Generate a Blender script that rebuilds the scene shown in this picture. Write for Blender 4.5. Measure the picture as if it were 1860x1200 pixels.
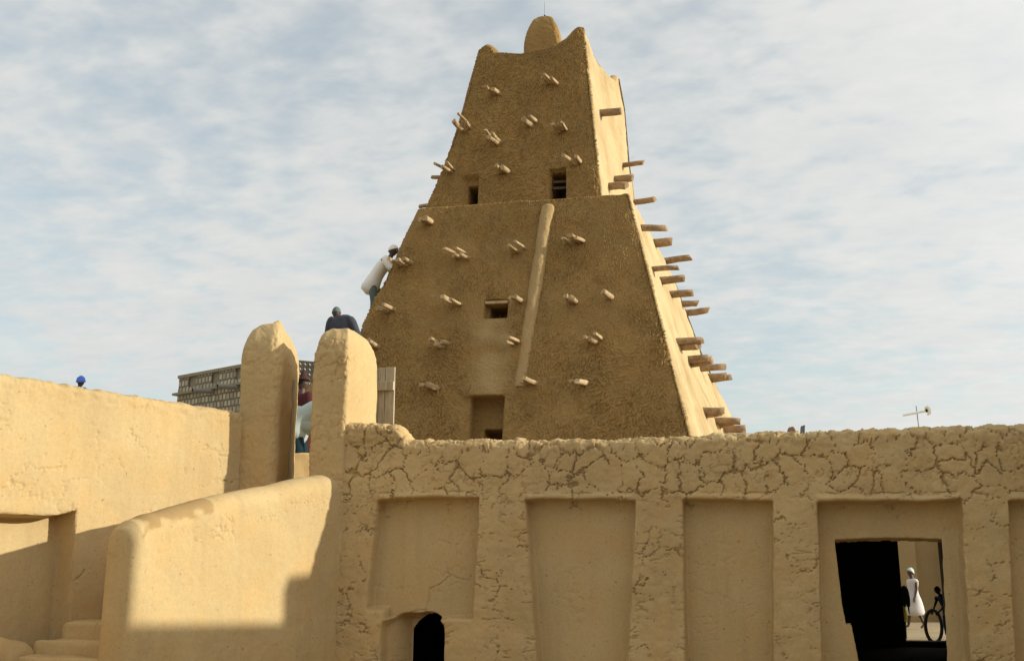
import bpy, math, random
import numpy as np
from mathutils import Vector, Matrix
rad = math.radians
scn = bpy.context.scene
COL = scn.collection
for o in list(bpy.data.objects): bpy.data.objects.remove(o)

# ---------------------------------------------------------------- camera, sky, sun
YAW, PITCH, FPX, EYE = rad(11), rad(13.2), 1850.0, Vector((0, 0, 1.6))
cam_d = bpy.data.cameras.new('camera'); cam = bpy.data.objects.new('camera', cam_d); COL.objects.link(cam)
cam.location = EYE; cam.rotation_euler = (rad(90) + PITCH, 0, YAW)
cam_d.sensor_width = 36; cam_d.lens = 36 * FPX / 1860; cam_d.clip_end = 3000; cam_d.clip_start = 0.05
scn.camera = cam
SUN_EL, SUN_AZ = rad(15.0), rad(5.2)      # azimuth measured from +X towards +Y (sun low at the right, just behind the wall)
scn.view_settings.view_transform = 'Standard'; scn.view_settings.look = 'None'
scn.view_settings.exposure = 0.4; scn.view_settings.gamma = 1

S_ = (math.cos(SUN_EL) * math.cos(SUN_AZ), math.cos(SUN_EL) * math.sin(SUN_AZ), math.sin(SUN_EL))
W = bpy.data.worlds.new('World'); scn.world = W; W.use_nodes = True
nt = W.node_tree; nt.nodes.clear()
def N(t, typ, **kw):
    n = t.nodes.new(typ)
    for k, v in kw.items():
        if k in ('in_',): 
            for kk, vv in v.items(): n.inputs[kk].default_value = vv
        else: setattr(n, k, v)
    return n
def L(t, a, b): t.links.new(a, b)
out = N(nt, 'ShaderNodeOutputWorld'); bg = N(nt, 'ShaderNodeBackground'); bg.inputs['Strength'].default_value = 0.13
sky = N(nt, 'ShaderNodeTexSky', sky_type='NISHITA', sun_disc=False, sun_elevation=SUN_EL, sun_rotation=math.pi/2 - SUN_AZ,
        air_density=1.0, dust_density=1.6, ozone_density=.7)
tc = N(nt, 'ShaderNodeTexCoord'); sep = N(nt, 'ShaderNodeSeparateXYZ'); L(nt, tc.outputs['Generated'], sep.inputs[0])
zz = N(nt, 'ShaderNodeMath', operation='MAXIMUM'); L(nt, sep.outputs['Z'], zz.inputs[0]); zz.inputs[1].default_value = 0.0
za = N(nt, 'ShaderNodeMath', operation='ADD'); L(nt, zz.outputs[0], za.inputs[0]); za.inputs[1].default_value = 0.16
dx = N(nt, 'ShaderNodeMath', operation='DIVIDE'); L(nt, sep.outputs['X'], dx.inputs[0]); L(nt, za.outputs[0], dx.inputs[1])
dy = N(nt, 'ShaderNodeMath', operation='DIVIDE'); L(nt, sep.outputs['Y'], dy.inputs[0]); L(nt, za.outputs[0], dy.inputs[1])
cmb = N(nt, 'ShaderNodeCombineXYZ'); L(nt, dx.outputs[0], cmb.inputs[0]); L(nt, dy.outputs[0], cmb.inputs[1])
def wnoise(scale, detail, rough, dist=0.0, off=(0, 0, 0), rot=0, sc=(1, 1, 1)):
    mp = N(nt, 'ShaderNodeMapping'); mp.inputs['Location'].default_value = off; mp.inputs['Rotation'].default_value = (0, 0, rot)
    mp.inputs['Scale'].default_value = sc
    L(nt, cmb.outputs[0], mp.inputs[0])
    n = N(nt, 'ShaderNodeTexNoise'); n.inputs['Scale'].default_value = scale; n.inputs['Detail'].default_value = detail
    n.inputs['Roughness'].default_value = rough; n.inputs['Distortion'].default_value = dist
    L(nt, mp.outputs[0], n.inputs['Vector']); return n.outputs['Fac']
def wmath(op, a, b, clamp=False):
    m = N(nt, 'ShaderNodeMath', operation=op); m.use_clamp = clamp
    for i, v in enumerate((a, b)):
        if isinstance(v, (int, float)): m.inputs[i].default_value = v
        else: L(nt, v, m.inputs[i])
    return m.outputs[0]
big = wnoise(0.8, 3, .5, .2, (3.1, 1.7, 0))
mid = wnoise(7.5, 3, .5, .25, (0, 2, 0), .5, (1, 1.25, 1))
fin = wnoise(15, 4, .55, .2, (5, 2, 0), .5, (1, 1.3, 1))
c1 = wmath('ADD', wmath('MULTIPLY', big, .85), wmath('ADD', wmath('MULTIPLY', mid, .62), wmath('MULTIPLY', fin, .34)))
side_ = N(nt, 'ShaderNodeVectorMath', operation='DOT_PRODUCT'); L(nt, tc.outputs['Generated'], side_.inputs[0]); side_.inputs[1].default_value = (.9, -.1, .35)
c1 = wmath('ADD', c1, wmath('MULTIPLY', side_.outputs['Value'], .28))
mr = N(nt, 'ShaderNodeMapRange', interpolation_type='SMOOTHSTEP'); L(nt, c1, mr.inputs['Value'])
mr.inputs['From Min'].default_value = 0.60; mr.inputs['From Max'].default_value = 1.0
mr.inputs['To Min'].default_value = 0.52; mr.inputs['To Max'].default_value = 1.0
dens = wmath('ADD', wmath('MULTIPLY', wnoise(5.0, 4, .55, .2, (9, 4, 0), .6, (1, 1.2, 1)), .55), wmath('ADD', wmath('MULTIPLY', wnoise(1.1, 3, .5, 0, (1, 8, 0)), .4), wmath('ADD', wmath('MULTIPLY', wnoise(15, 4, .6, .3, (2, 6, 0), .6, (1, 1.2, 1)), .28), wmath('MULTIPLY', wnoise(19, 2, .5, .6, (2, 6, 0), -.45, (.5, 1.6, 1)), .20))))
cr = N(nt, 'ShaderNodeMapRange'); L(nt, dens, cr.inputs['Value'])
cr.inputs['From Min'].default_value = .56; cr.inputs['From Max'].default_value = .86
cr.inputs['To Min'].default_value = 0.0; cr.inputs['To Max'].default_value = 1.0
cm = N(nt, 'ShaderNodeMixRGB'); L(nt, cr.outputs[0], cm.inputs['Fac'])
cm.inputs['Color1'].default_value = (3.95, 4.06, 4.05, 1); cm.inputs['Color2'].default_value = (4.50, 4.50, 4.34, 1)
# the sheet is brighter towards the low sun
sdn = N(nt, 'ShaderNodeVectorMath', operation='DOT_PRODUCT'); L(nt, tc.outputs['Generated'], sdn.inputs[0]); sdn.inputs[1].default_value = tuple(S_)
glow = wmath('ADD', 1.0, wmath('MULTIPLY', wmath('POWER', wmath('MAXIMUM', sdn.outputs['Value'], 0.0), 2.6), 1.1))
gm = N(nt, 'ShaderNodeVectorMath', operation='SCALE'); L(nt, cm.outputs[0], gm.inputs[0]); L(nt, glow, gm.inputs['Scale'])
mix = N(nt, 'ShaderNodeMixRGB'); L(nt, mr.outputs[0], mix.inputs['Fac'])
sk2 = N(nt, 'ShaderNodeVectorMath', operation='MULTIPLY'); L(nt, sky.outputs[0], sk2.inputs[0]); sk2.inputs[1].default_value = (1.12, 1.24, 1.16); L(nt, sk2.outputs[0], mix.inputs['Color1']); L(nt, gm.outputs[0], mix.inputs['Color2'])
L(nt, mix.outputs[0], bg.inputs['Color']); L(nt, bg.outputs[0], out.inputs['Surface'])

sd = bpy.data.lights.new('sun', 'SUN'); sd.energy = 3.55; sd.angle = rad(0.7); sd.color = (1.0, .965, .83)
sun = bpy.data.objects.new('sun', sd); COL.objects.link(sun)
S = Vector((math.cos(SUN_EL) * math.cos(SUN_AZ), math.cos(SUN_EL) * math.sin(SUN_AZ), math.sin(SUN_EL)))
sun.rotation_euler = S.to_track_quat('Z', 'Y').to_euler(); sun.location = (30, 5, 12)

# ---------------------------------------------------------------- helpers
FW = Vector((-math.sin(YAW) * math.cos(PITCH), math.cos(YAW) * math.cos(PITCH), math.sin(PITCH)))
RT = Vector((math.cos(YAW), math.sin(YAW), 0)); UP = RT.cross(FW)
def at(px, py, y):                       # surveyed point: where a sight line meets the vertical plane at depth y
    d = FW * FPX + RT * (px - 930) - UP * (py - 600); return EYE + d * (y / d.y)
rng = np.random.default_rng(7); random.seed(7)

def _h(ix, iy, s):
    v = np.sin(ix * 127.1 + iy * 311.7 + s * 74.7) * 43758.5453
    return v - np.floor(v)
def noise(x, y, s=0):
    x = np.asarray(x, float); y = np.asarray(y, float)
    ix, iy = np.floor(x), np.floor(y); fx, fy = x - ix, y - iy
    u = fx**3 * (fx * (fx * 6 - 15) + 10); v = fy**3 * (fy * (fy * 6 - 15) + 10)
    def g(a, b):
        t = _h(ix + a, iy + b, s) * 2 * np.pi
        return np.cos(t) * (fx - a) + np.sin(t) * (fy - b)
    return ((g(0, 0) * (1 - u) + g(1, 0) * u) * (1 - v) + (g(0, 1) * (1 - u) + g(1, 1) * u) * v) * 1.4
def fbm(x, y, o=4, s=0, r=.5):
    t = 0; a = 1
    for i in range(o): t = t + a * noise(x * 2**i + 13.7 * i, y * 2**i + 7.1 * i, s + i); a *= r
    return t
def voro(x, y, s=0):
    x = np.asarray(x, float); y = np.asarray(y, float)
    ix, iy = np.floor(x), np.floor(y); f1 = np.full(x.shape, 9.0); f2 = f1.copy(); idv = np.zeros(x.shape)
    for a in (-1, 0, 1):
        for b in (-1, 0, 1):
            jx, jy = ix + a, iy + b
            d = np.hypot(jx + .1 + .8 * _h(jx, jy, s + 1) - x, jy + .1 + .8 * _h(jx, jy, s + 2) - y)
            cl = d < f1; f2 = np.where(cl, f1, np.minimum(f2, d)); idv = np.where(cl, _h(jx, jy, s + 5), idv); f1 = np.where(cl, d, f1)
    return f1, f2, idv
def sst(a, b, x):
    t = np.clip((x - a) / (b - a), 0, 1); return t * t * (3 - 2 * t)
def cracks(u, v, cell, width, s=0, ax=1.0, ay=1.0, lift=.35):
    """depth 0..1 of drying cracks between curled plates of mud"""
    k = cell / .25
    wu = u + .11 * k * fbm(u * 3.1 / k, v * 3.1 / k, 2, s + 20) + .032 * k * noise(u * 13 / k, v * 13 / k, s + 3) + .018 * k * noise(u * 38, v * 38, s + 5)
    wv = v + .11 * k * fbm(u * 3.1 / k + 50, v * 3.1 / k, 2, s + 30) + .032 * k * noise(u * 13 / k + 9, v * 13 / k, s + 4) + .018 * k * noise(u * 38 + 9, v * 38, s + 6)
    f1, f2, i = voro(wu / (cell * ax), wv / (cell * ay), s)
    e = (f2 - f1) * cell
    vary = width * (.15 + 1.35 * np.clip(.45 + noise(u * 2.3, v * 2.3, s + 8) * 1.3 + .5 * noise(u * 9, v * 9, s + 9), 0, 1))
    c = 1 - sst(0, 1, e / np.maximum(vary, 1e-4))
    return c, sst(0, cell * .35, e) * lift, i

def setprops(o, label=None, cat=None, group=None, kind=None):
    if label: o['label'] = label
    if cat: o['category'] = cat
    if group: o['group'] = group
    if kind: o['kind'] = kind
    return o
def link(o, parent=None):
    COL.objects.link(o)
    if parent is not None: o.parent = parent
    return o
def empty(name, loc=(0, 0, 0), **k):
    o = bpy.data.objects.new(name, None); link(o); o.location = loc; o.empty_display_size = .3
    return setprops(o, **k)
def make(name, verts, quads, mat, parent=None, smooth=True, attrs=None, **k):
    verts = np.asarray(verts, np.float32)
    if parent is not None: verts = verts - np.array(root_of(parent), np.float32)
    me = bpy.data.meshes.new(name); nv, nq = len(verts), len(quads)
    quads = np.asarray(quads, np.int32); kq = quads.shape[1]
    me.vertices.add(nv); me.vertices.foreach_set('co', verts.ravel())
    me.loops.add(nq * kq); me.loops.foreach_set('vertex_index', quads.ravel())
    me.polygons.add(nq); me.polygons.foreach_set('loop_start', np.arange(0, nq * kq, kq, dtype=np.int32))
    me.polygons.foreach_set('use_smooth', np.full(nq, smooth))
    if attrs:
        for an, av in attrs.items():
            a = me.attributes.new(an, 'FLOAT', 'POINT'); a.data.foreach_set('value', np.asarray(av, np.float32).ravel())
    me.update(calc_edges=True); me.validate()
    me.materials.append(mat)
    o = bpy.data.objects.new(name, me); link(o, parent); return setprops(o, **k)
def root_of(p):
    v = Vector((0, 0, 0))
    while p is not None: v += p.location; p = p.parent
    return tuple(v)
def pygeo(name, verts, faces, mat, parent=None, smooth=False, bevel=0, **k):
    me = bpy.data.meshes.new(name); off = Vector(root_of(parent)) if parent is not None else Vector((0, 0, 0))
    me.from_pydata([Vector(v) - off for v in verts], [], faces); me.update()
    me.materials.append(mat)
    if smooth: me.polygons.foreach_set('use_smooth', [True] * len(me.polygons))
    o = bpy.data.objects.new(name, me); link(o, parent)
    if bevel:
        b = o.modifiers.new('bevel', 'BEVEL'); b.width = bevel; b.segments = 2
    return setprops(o, **k)
def gnorm(P, closed=False):
    if closed: du = np.roll(P, -1, 0) - np.roll(P, 1, 0)
    else: du = np.gradient(P, axis=0)
    dv = np.gradient(P, axis=1); n = np.cross(du, dv)
    return n / np.maximum(np.linalg.norm(n, axis=2, keepdims=True), 1e-9)
def gquads(nu, nv, closed=False):
    i = np.arange(nu if closed else nu - 1)[:, None]; j = np.arange(nv - 1)[None, :]
    a = i * nv + j; b = ((i + 1) % nu) * nv + j
    return np.stack([a, b, b + 1, a + 1], -1).reshape(-1, 4)
def grid_parts(P, closed, regions, mat, parent, attrs=None):
    """split one continuous grid surface into part meshes by region name (per quad)"""
    nu, nv = P.shape[:2]; q = gquads(nu, nv, closed); V = P.reshape(-1, 3); outs = {}
    for name, mask, m in regions:
        qq = q[mask.ravel()]
        if not len(qq): continue
        used, inv = np.unique(qq, return_inverse=True)
        at_ = {k: v.ravel()[used] for k, v in (attrs or {}).items()}
        o = make(name, V[used], inv.reshape(-1, 4), m or mat, parent, attrs=at_); outs.setdefault(name, []).append(o)
    return outs

# ---------------------------------------------------------------- materials
def mat_new(name):
    m = bpy.data.materials.new(name); m.use_nodes = True; t = m.node_tree; t.nodes.clear()
    o = N(t, 'ShaderNodeOutputMaterial'); b = N(t, 'ShaderNodeBsdfPrincipled'); L(t, b.outputs[0], o.inputs['Surface'])
    b.inputs['Roughness'].default_value = .95; b.inputs['Specular IOR Level'].default_value = .12
    return m, t, b
def tnoise(t, vec, scale, detail=4, rough=.55, dist=0):
    n = N(t, 'ShaderNodeTexNoise'); n.inputs['Scale'].default_value = scale; n.inputs['Detail'].default_value = detail
    n.inputs['Roughness'].default_value = rough; n.inputs['Distortion'].default_value = dist; L(t, vec, n.inputs['Vector']); return n.outputs['Fac']
def ramp(t, fac, stops):
    r = N(t, 'ShaderNodeValToRGB'); L(t, fac, r.inputs[0]); e = r.color_ramp.elements
    while len(e) < len(stops): e.new(.5)
    for i, (p, c) in enumerate(stops): e[i].position = p; e[i].color = (*c, 1)
    return r.outputs[0]
def mixc(t, fac, a, b, mode='MIX'):
    m = N(t, 'ShaderNodeMixRGB', blend_type=mode)
    for i, v in ((0, fac), (1, a), (2, b)):
        if hasattr(v, 'is_output'): L(t, v, m.inputs[i])
        elif i == 0: m.inputs[0].default_value = v
        else: m.inputs[i].default_value = (*v, 1)
    return m.outputs[0]
def mud(name, c, var=.16, grain=.5, speck=.0, straw=False, palec=None):
    m, t, b = mat_new(name); geo = N(t, 'ShaderNodeNewGeometry'); v = geo.outputs['Position']
    lo = tuple(x * (1 - var) for x in c); hi = tuple(min(x * (1 + var * .8), .9) for x in c)
    a = ramp(t, tnoise(t, v, 1.1, 6, .6, .4), [(.3, lo), (.7, hi)])
    warm = (c[0] * 1.05, c[1] * .93, c[2] * .78)
    a = mixc(t, mapr(t, tnoise(t, v, 2.7, 4, .55), .42, .68, 0, .55), a, warm)
    a = mixc(t, mapr(t, tnoise(t, v, .75, 5, .62, .6), .50, .72, 0, .5), a, (c[0] * .84, c[1] * .83, c[2] * .84))
    a = mixc(t, mapr(t, tnoise(t, v, 5.5, 5, .68, .4), .60, .74, 0, .30), a, (c[0] * 1.12, c[1] * 1.15, c[2] * 1.32))
    mps = N(t, 'ShaderNodeMapping'); mps.inputs['Scale'].default_value = (1, 1, .10); L(t, v, mps.inputs[0])
    a = mixc(t, mapr(t, tnoise(t, mps.outputs[0], 5.5, 4, .6), .50, .72, 0, .42), a, (c[0] * .80, c[1] * .80, c[2] * .80))
    a = mixc(t, mapr(t, tnoise(t, v, 26, 2, .4), .71, .75, 0, .75), a, (c[0] * .55, c[1] * .5, c[2] * .5))
    f = ramp(t, tnoise(t, v, 34, 5, .7), [(.25, (.88,) * 3), (.55, (1,) * 3), (.8, (1.06,) * 3)])
    a = mixc(t, 1.0, a, f, 'MULTIPLY')
    # straw bits and grit mixed in the plaster
    sp = ramp(t, tnoise(t, v, 120, 2, .5), [(.27, (.55, .5, .45)), (.36, (1, 1, 1))]); a = mixc(t, .55, a, sp, 'MULTIPLY')
    if straw:
        mp = N(t, 'ShaderNodeMapping'); mp.inputs['Rotation'].default_value = (.4, .3, .5); mp.inputs['Scale'].default_value = (1, 1, 5); L(t, v, mp.inputs[0])
        st = mapr(t, tnoise(t, mp.outputs[0], 22, 3, .6), .62, .72, 0, .6); a = mixc(t, st, a, (c[0] * 1.45, c[1] * 1.35, c[2] * 1.15))
    at_ = N(t, 'ShaderNodeAttribute', attribute_name='stain'); sm = at_.outputs['Fac']
    a = mixc(t, sm, a, (c[0] * .62, c[1] * .53, c[2] * .42))
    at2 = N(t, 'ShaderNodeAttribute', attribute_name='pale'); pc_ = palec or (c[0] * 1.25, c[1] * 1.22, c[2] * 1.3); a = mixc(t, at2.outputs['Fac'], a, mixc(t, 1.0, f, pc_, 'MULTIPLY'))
    L(t, a, b.inputs['Base Color'])
    bp = N(t, 'ShaderNodeBump'); bp.inputs['Strength'].default_value = grain; bp.inputs['Distance'].default_value = .012
    hgt = N(t, 'ShaderNodeMath', operation='ADD'); L(t, tnoise(t, v, 45, 5, .65), hgt.inputs[0])
    h2 = N(t, 'ShaderNodeMath', operation='MULTIPLY'); L(t, tnoise(t, v, 9, 4, .6), h2.inputs[0]); h2.inputs[1].default_value = 1.5; L(t, h2.outputs[0], hgt.inputs[1])
    L(t, hgt.outputs[0], bp.inputs['Height']); L(t, bp.outputs[0], b.inputs['Normal'])
    return m
def mapr(t, v, a, b_, c, d):
    n = N(t, 'ShaderNodeMapRange'); L(t, v, n.inputs['Value'])
    for k, x in zip(('From Min', 'From Max', 'To Min', 'To Max'), (a, b_, c, d)): n.inputs[k].default_value = x
    return n.outputs[0]
def plain(name, c, rough=.8, var=.12, scale=12, stretch=(1, 1, 1), bump=.2, metal=0, spec=.2):
    m, t, b = mat_new(name); tcn = N(t, 'ShaderNodeTexCoord'); mp = N(t, 'ShaderNodeMapping'); mp.inputs['Scale'].default_value = stretch
    L(t, tcn.outputs['Object'], mp.inputs[0]); f = tnoise(t, mp.outputs[0], scale, 5, .6)
    L(t, ramp(t, f, [(.3, tuple(x * (1 - var) for x in c)), (.7, tuple(min(1, x * (1 + var)) for x in c))]), b.inputs['Base Color'])
    b.inputs['Roughness'].default_value = rough; b.inputs['Metallic'].default_value = metal; b.inputs['Specular IOR Level'].default_value = spec
    bp = N(t, 'ShaderNodeBump'); bp.inputs['Strength'].default_value = bump; bp.inputs['Distance'].default_value = .01
    L(t, f, bp.inputs['Height']); L(t, bp.outputs[0], b.inputs['Normal']); return m
MC = (.51, .368, .182)
M = dict(
    wall=mud('mud_plaster', MC, .12, .34), smooth=mud('smooth_mud_plaster', (.515, .378, .192), .07, .2),
    tower=mud('brown_mud_plaster', (.315, .20, .075), .16, .5, straw=True, palec=(.52, .395, .215)), ground=mud('sandy_ground', (.42, .33, .2), .15, .6),  # front keeps this darker brown, right face mixes towards the paler colour
    street=mud('street_mud', (.34, .25, .125), .1, .3), room=mud('darkened_mud', (.10, .08, .055), .2, .3),  # hall interior mud darkened in its colour to deepen the indoor shade
    log=plain('weathered_log', (.42, .30, .165), .9, .32, 9, (1, 1, 1), .8), door=plain('grey_wood', (.44, .37, .25), .85, .25, 7, (4, 4, .5), .4),
    darkwood=plain('dark_wood', (.10, .075, .05), .8, .3, 9), metal=plain('galvanised_metal', (.35, .35, .35), .5, .1, 9, metal=.6),
    whitemetal=plain('white_painted_metal', (.85, .86, .82), .45, .03, 9), pipe=plain('concrete_pipe', (.24, .235, .20), .85, .1, 9),
    skin=plain('dark_skin', (.075, .04, .025), .55, .12, 14, bump=.05, spec=.4), black=plain('black_hair', (.01, .009, .008), .8, .2, 30),
    white=plain('white_cotton', (.84, .82, .76), .9, .06, 9), charcoal=plain('charcoal_cloth', (.055, .06, .075), .9, .15, 9),
    pinkred=plain('faded_red_cloth', (.50, .14, .13), .9, .1, 9), slate=plain('slate_cloth', (.12, .15, .15), .9, .1, 9),
    maroon=plain('maroon_cloth', (.085, .022, .022), .9, .2, 9), pale=plain('pale_green_cloth', (.42, .48, .44), .9, .06, 5),
    teal=plain('dark_teal_cloth', (.010, .028, .036), .9, .3, 9), blue=plain('bright_blue_cloth', (.10, .19, .62), .85, .12, 20, bump=.5),
    navy=plain('navy_cloth', (.03, .05, .13), .9, .15, 9), yellow=plain('yellow_cloth', (.90, .82, .06), .9, .08, 9),
    green=plain('dark_green_cloth', (.02, .045, .035), .9, .2, 9), mint=plain('pale_mint_cloth', (.55, .66, .60), .9, .08, 9),
    dress=plain('off_white_dress', (.62, .58, .56), .9, .06, 9), rubber=plain('grey_rubber', (.17, .17, .18), .7, .15, 20),
    eye=plain('eye_white', (.7, .68, .62), .4, .02, 9), hat=plain('brown_felt', (.06, .028, .02), .9, .15, 9),
    patch=plain('scrap_clay', (.30, .16, .11), .9, .2, 9), cable=plain('pale_cable', (.5, .5, .5), .6, .05, 9))

# stone block work of the house behind
def stonemat():
    m, t, b = mat_new('stone_blocks'); tcn = N(t, 'ShaderNodeTexCoord'); mp = N(t, 'ShaderNodeMapping')
    mp.inputs['Rotation'].default_value = (rad(90), 0, 0); L(t, tcn.outputs['Object'], mp.inputs[0])
    br = N(t, 'ShaderNodeTexBrick'); br.inputs['Scale'].default_value = 1; br.inputs['Brick Width'].default_value = .17; br.inputs['Row Height'].default_value = .21
    br.inputs['Mortar Size'].default_value = .035; br.inputs['Mortar Smooth'].default_value = .4; br.inputs['Bias'].default_value = 0
    br.offset = .5
    nz = N(t, 'ShaderNodeTexNoise'); nz.inputs['Scale'].default_value = 6; L(t, mp.outputs[0], nz.inputs['Vector'])
    ad = N(t, 'ShaderNodeVectorMath', operation='ADD'); sc = N(t, 'ShaderNodeVectorMath', operation='SCALE'); L(t, nz.outputs['Color'], sc.inputs[0]); sc.inputs['Scale'].default_value = .06
    L(t, mp.outputs[0], ad.inputs[0]); L(t, sc.outputs[0], ad.inputs[1]); L(t, ad.outputs[0], br.inputs['Vector'])
    br.inputs['Color1'].default_value = (.56, .51, .38, 1); br.inputs['Color2'].default_value = (.33, .295, .22, 1); br.inputs['Mortar'].default_value = (.20, .165, .115, 1)
    L(t, br.outputs['Color'], b.inputs['Base Color'])
    bp = N(t, 'ShaderNodeBump'); bp.inputs['Strength'].default_value = .6; bp.inputs['Distance'].default_value = .03; bp.invert = True
    L(t, br.outputs['Fac'], bp.inputs['Height']); L(t, bp.outputs[0], b.inputs['Normal']); return m
M['stone'] = stonemat()
M['shadelog'] = plain('shaded_brown_log', (.29, .195, .115), .9, .35, 9, (1, 1, 1), .9)  # log colour darkened to stand for the shaded side of right-face beams
M['concrete'] = plain('grey_mortar', (.28, .245, .175), .9, .15, 6)

# ---------------------------------------------------------------- free-standing mud walls: one skin over both faces and the top
def axis_samples(a, b, dense_a, dense_b, fine, coarse):
    xs = [a]; x = a
    while x < b:
        x += fine if dense_a <= x <= dense_b else coarse
        xs.append(min(x, b))
    return np.array(xs)
def wall_skin(A, ang, s, ztop, half, rnd, z0, fine, back=.08, batter=0.0, domeh=None, e=.72):
    """A start point of the centre line, ang heading, s samples, returns base P, coordinates (s, v, arc) and v kinds"""
    d = np.array([math.cos(ang), math.sin(ang)]); n = np.array([math.sin(ang), -math.cos(ang)])   # n points to the front
    zt = ztop(s)
    # cross section parameters: front (0..1) top arc, back
    H = float(np.max(zt)) - z0
    nf = int(H / fine); na = max(10, int(2.2 * rnd / fine)); nb = int(H / back)
    rows = []
    hf = half(s); dh = rnd if domeh is None else domeh
    for k in range(nf): rows.append(('f', k / nf))
    for k in range(na + 1): rows.append(('a', k / na))
    for k in range(1, nb): rows.append(('b', k / nb))
    P = np.zeros((len(s), len(rows), 3)); V = np.zeros((len(s), len(rows)))
    base = np.array(A)[None, :] + s[:, None] * d
    for j, (kind, q) in enumerate(rows):
        if kind == 'f': zc = z0 + q * (zt - dh - z0); off = hf + batter * (zt - zc)
        elif kind == 'b': zc = zt - dh - q * (zt - dh - z0); off = -(hf + batter * (zt - zc))
        else:
            th = q * math.pi; c, sn = math.cos(th), math.sin(th)
            off = (hf + batter * dh) * (abs(c)**e) * (1 if c >= 0 else -1) if rnd > 0 else hf
            # flat middle with rounded shoulders
            zc = zt - dh + dh * sn**e
            if kind == 'a' : off = off
        P[:, j, :2] = base + (off if np.ndim(off) else np.full(len(s), off))[:, None] * n
        P[:, j, 2] = zc; V[:, j] = zc
    kinds = np.array([r[0] for r in rows])
    return P, V, kinds, n

def disp_pos(P, d, closed=False):
    return P + gnorm(P, closed) * d[..., None]

# ================================================================ SETTING
GS = 600
gx = np.concatenate([[-GS, -120, -40], np.arange(-16, 40.1, 1.0), [60, 150, GS]]); gy = np.concatenate([[-GS, -100, -20], np.arange(-8, 60.1, 1.0), [100, 250, GS]])
G = np.zeros((len(gx), len(gy), 3)); G[..., 0] = gx[:, None]; G[..., 1] = gy[None, :]
G[..., 2] = .02 * noise(G[..., 0] * .3, G[..., 1] * .3, 4) + .1 * sst(20, 23, G[..., 1])
make('ground', G.reshape(-1, 3), gquads(len(gx), len(gy)), M['ground'], kind='structure')

# ---------------------------------------------------------------- the courtyard wall with pilasters (straight ahead, in shade)
YF = 11.5
def seg(p, q):   # edge line x(z) through two surveyed points on the wall plane
    a, b = at(*p, YF), at(*q, YF); k = (b.x - a.x) / (b.z - a.z); return lambda z: a.x + k * (z - a.z)
bays = [  # left edge, right edge, lintel height, sill height
    (seg((683, 908), (664, 1100)), seg((869, 912), (858, 1130)), 2.385, 1.06),
    (seg((952, 918), (973, 1200)), seg((1154, 916), (1140, 1200)), 2.35, -1),
    (seg((1237, 917), (1242, 1200)), seg((1403, 917), (1404, 1200)), 2.33, -1),
    (seg((1482, 916), (1490, 1200)), seg((1745, 911), (1760, 1200)), 2.31, -1),
    (seg((1829, 904), (1840, 1200)), lambda z: 4.35 + 0 * z, 2.31, -1),
    (lambda z: 4.95 + 0 * z, lambda z: 6.4 + 0 * z, 2.31, -1)]
sx = axis_samples(0, 11.3, -1, 8.25, .0115, .06)          # s measured from x = -4.70
X0 = -4.70
def ztop_f(s):
    x = s + X0
    z = 3.075 + .02 * np.sin(x * 1.3) + .05 * sst(1.0, 3.6, x) + .012 * noise(x * 2.2, 0 * x, 3) + .012 * noise(x * 9, 0 * x, 5)
    return z + .23 * (1 - sst(-3.72, -3.44, x)) * (1 + .10 * noise(x * 5, 0 * x, 8))
def half_f(s): return .25 * (1 - np.clip((.10 - s) / .10, 0, 1)**4 * .7)
P, V, K, nrm = wall_skin((X0, YF + .25), 0.0, sx, ztop_f, half_f, .16, 0.0, .0115)
U = np.repeat(sx[:, None] + X0, P.shape[1], 1)
front = (K == 'f')[None, :] & np.ones_like(U, bool); top = (K == 'a')[None, :] & np.ones_like(U, bool)
rec = np.zeros_like(U); bayid = np.full(U.shape, -1)
wob = .008 * noise(U * 3, V * 3, 2)
ed = .011
lintel_roll = np.zeros_like(U)
for i, (l, r, zl, zs) in enumerate(bays):
    zl_ = zl + .018 * np.sin((U - l(V)) * 2.0 + i) + .012 * noise(U * 3, 0 * U + i, 3)
    inl = sst(-ed * 1.8, ed * 1.8, U - l(V) - .03 + wob); inr = sst(-ed, ed, r(V) - U + wob); inz = sst(-.012, .012, zl_ - V)
    inb = np.where(U < at(700, 1105, YF).x, sst(-.03, .03, V - 1.165), sst(-.02, .02, V - zs)) if zs > 0 else 1
    m = inl * inr * inz * inb
    rec = np.maximum(rec, m * (.18 if i != 3 else .20)); bayid = np.where((m > .3), i, bayid)
    roll = np.exp(-(np.abs(V - zl_ - .034) / .034)**3) * sst(-.02, .06, U - l(V)) * sst(-.02, .06, r(V) - U)
    lintel_roll = np.maximum(lintel_roll, roll * (.034 if i != 3 else .060))
# door through bay four
dl = [(1522, 981), (1536, 1100), (1543, 1135), (1553, 1136), (1566, 1200)]
dlp = [at(*p, YF) for p in dl]; zsd = np.array([p.z for p in dlp][::-1] ); xsd = np.array([p.x for p in dlp][::-1])
drp0, drp1 = at(1714, 979, YF), at(1724, 1200, YF)
dleft = np.interp(V, zsd, xsd); dright = drp0.x + (drp1.x - drp0.x) * (V - drp0.z) / (drp1.z - drp0.z)
dtop = 1.905 + .018 * np.sin((U - dlp[0].x) * 2.9)
door = sst(-.012, .012, U - dleft) * sst(-.012, .012, dright - U) * sst(-.012, .012, dtop - V)
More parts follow.
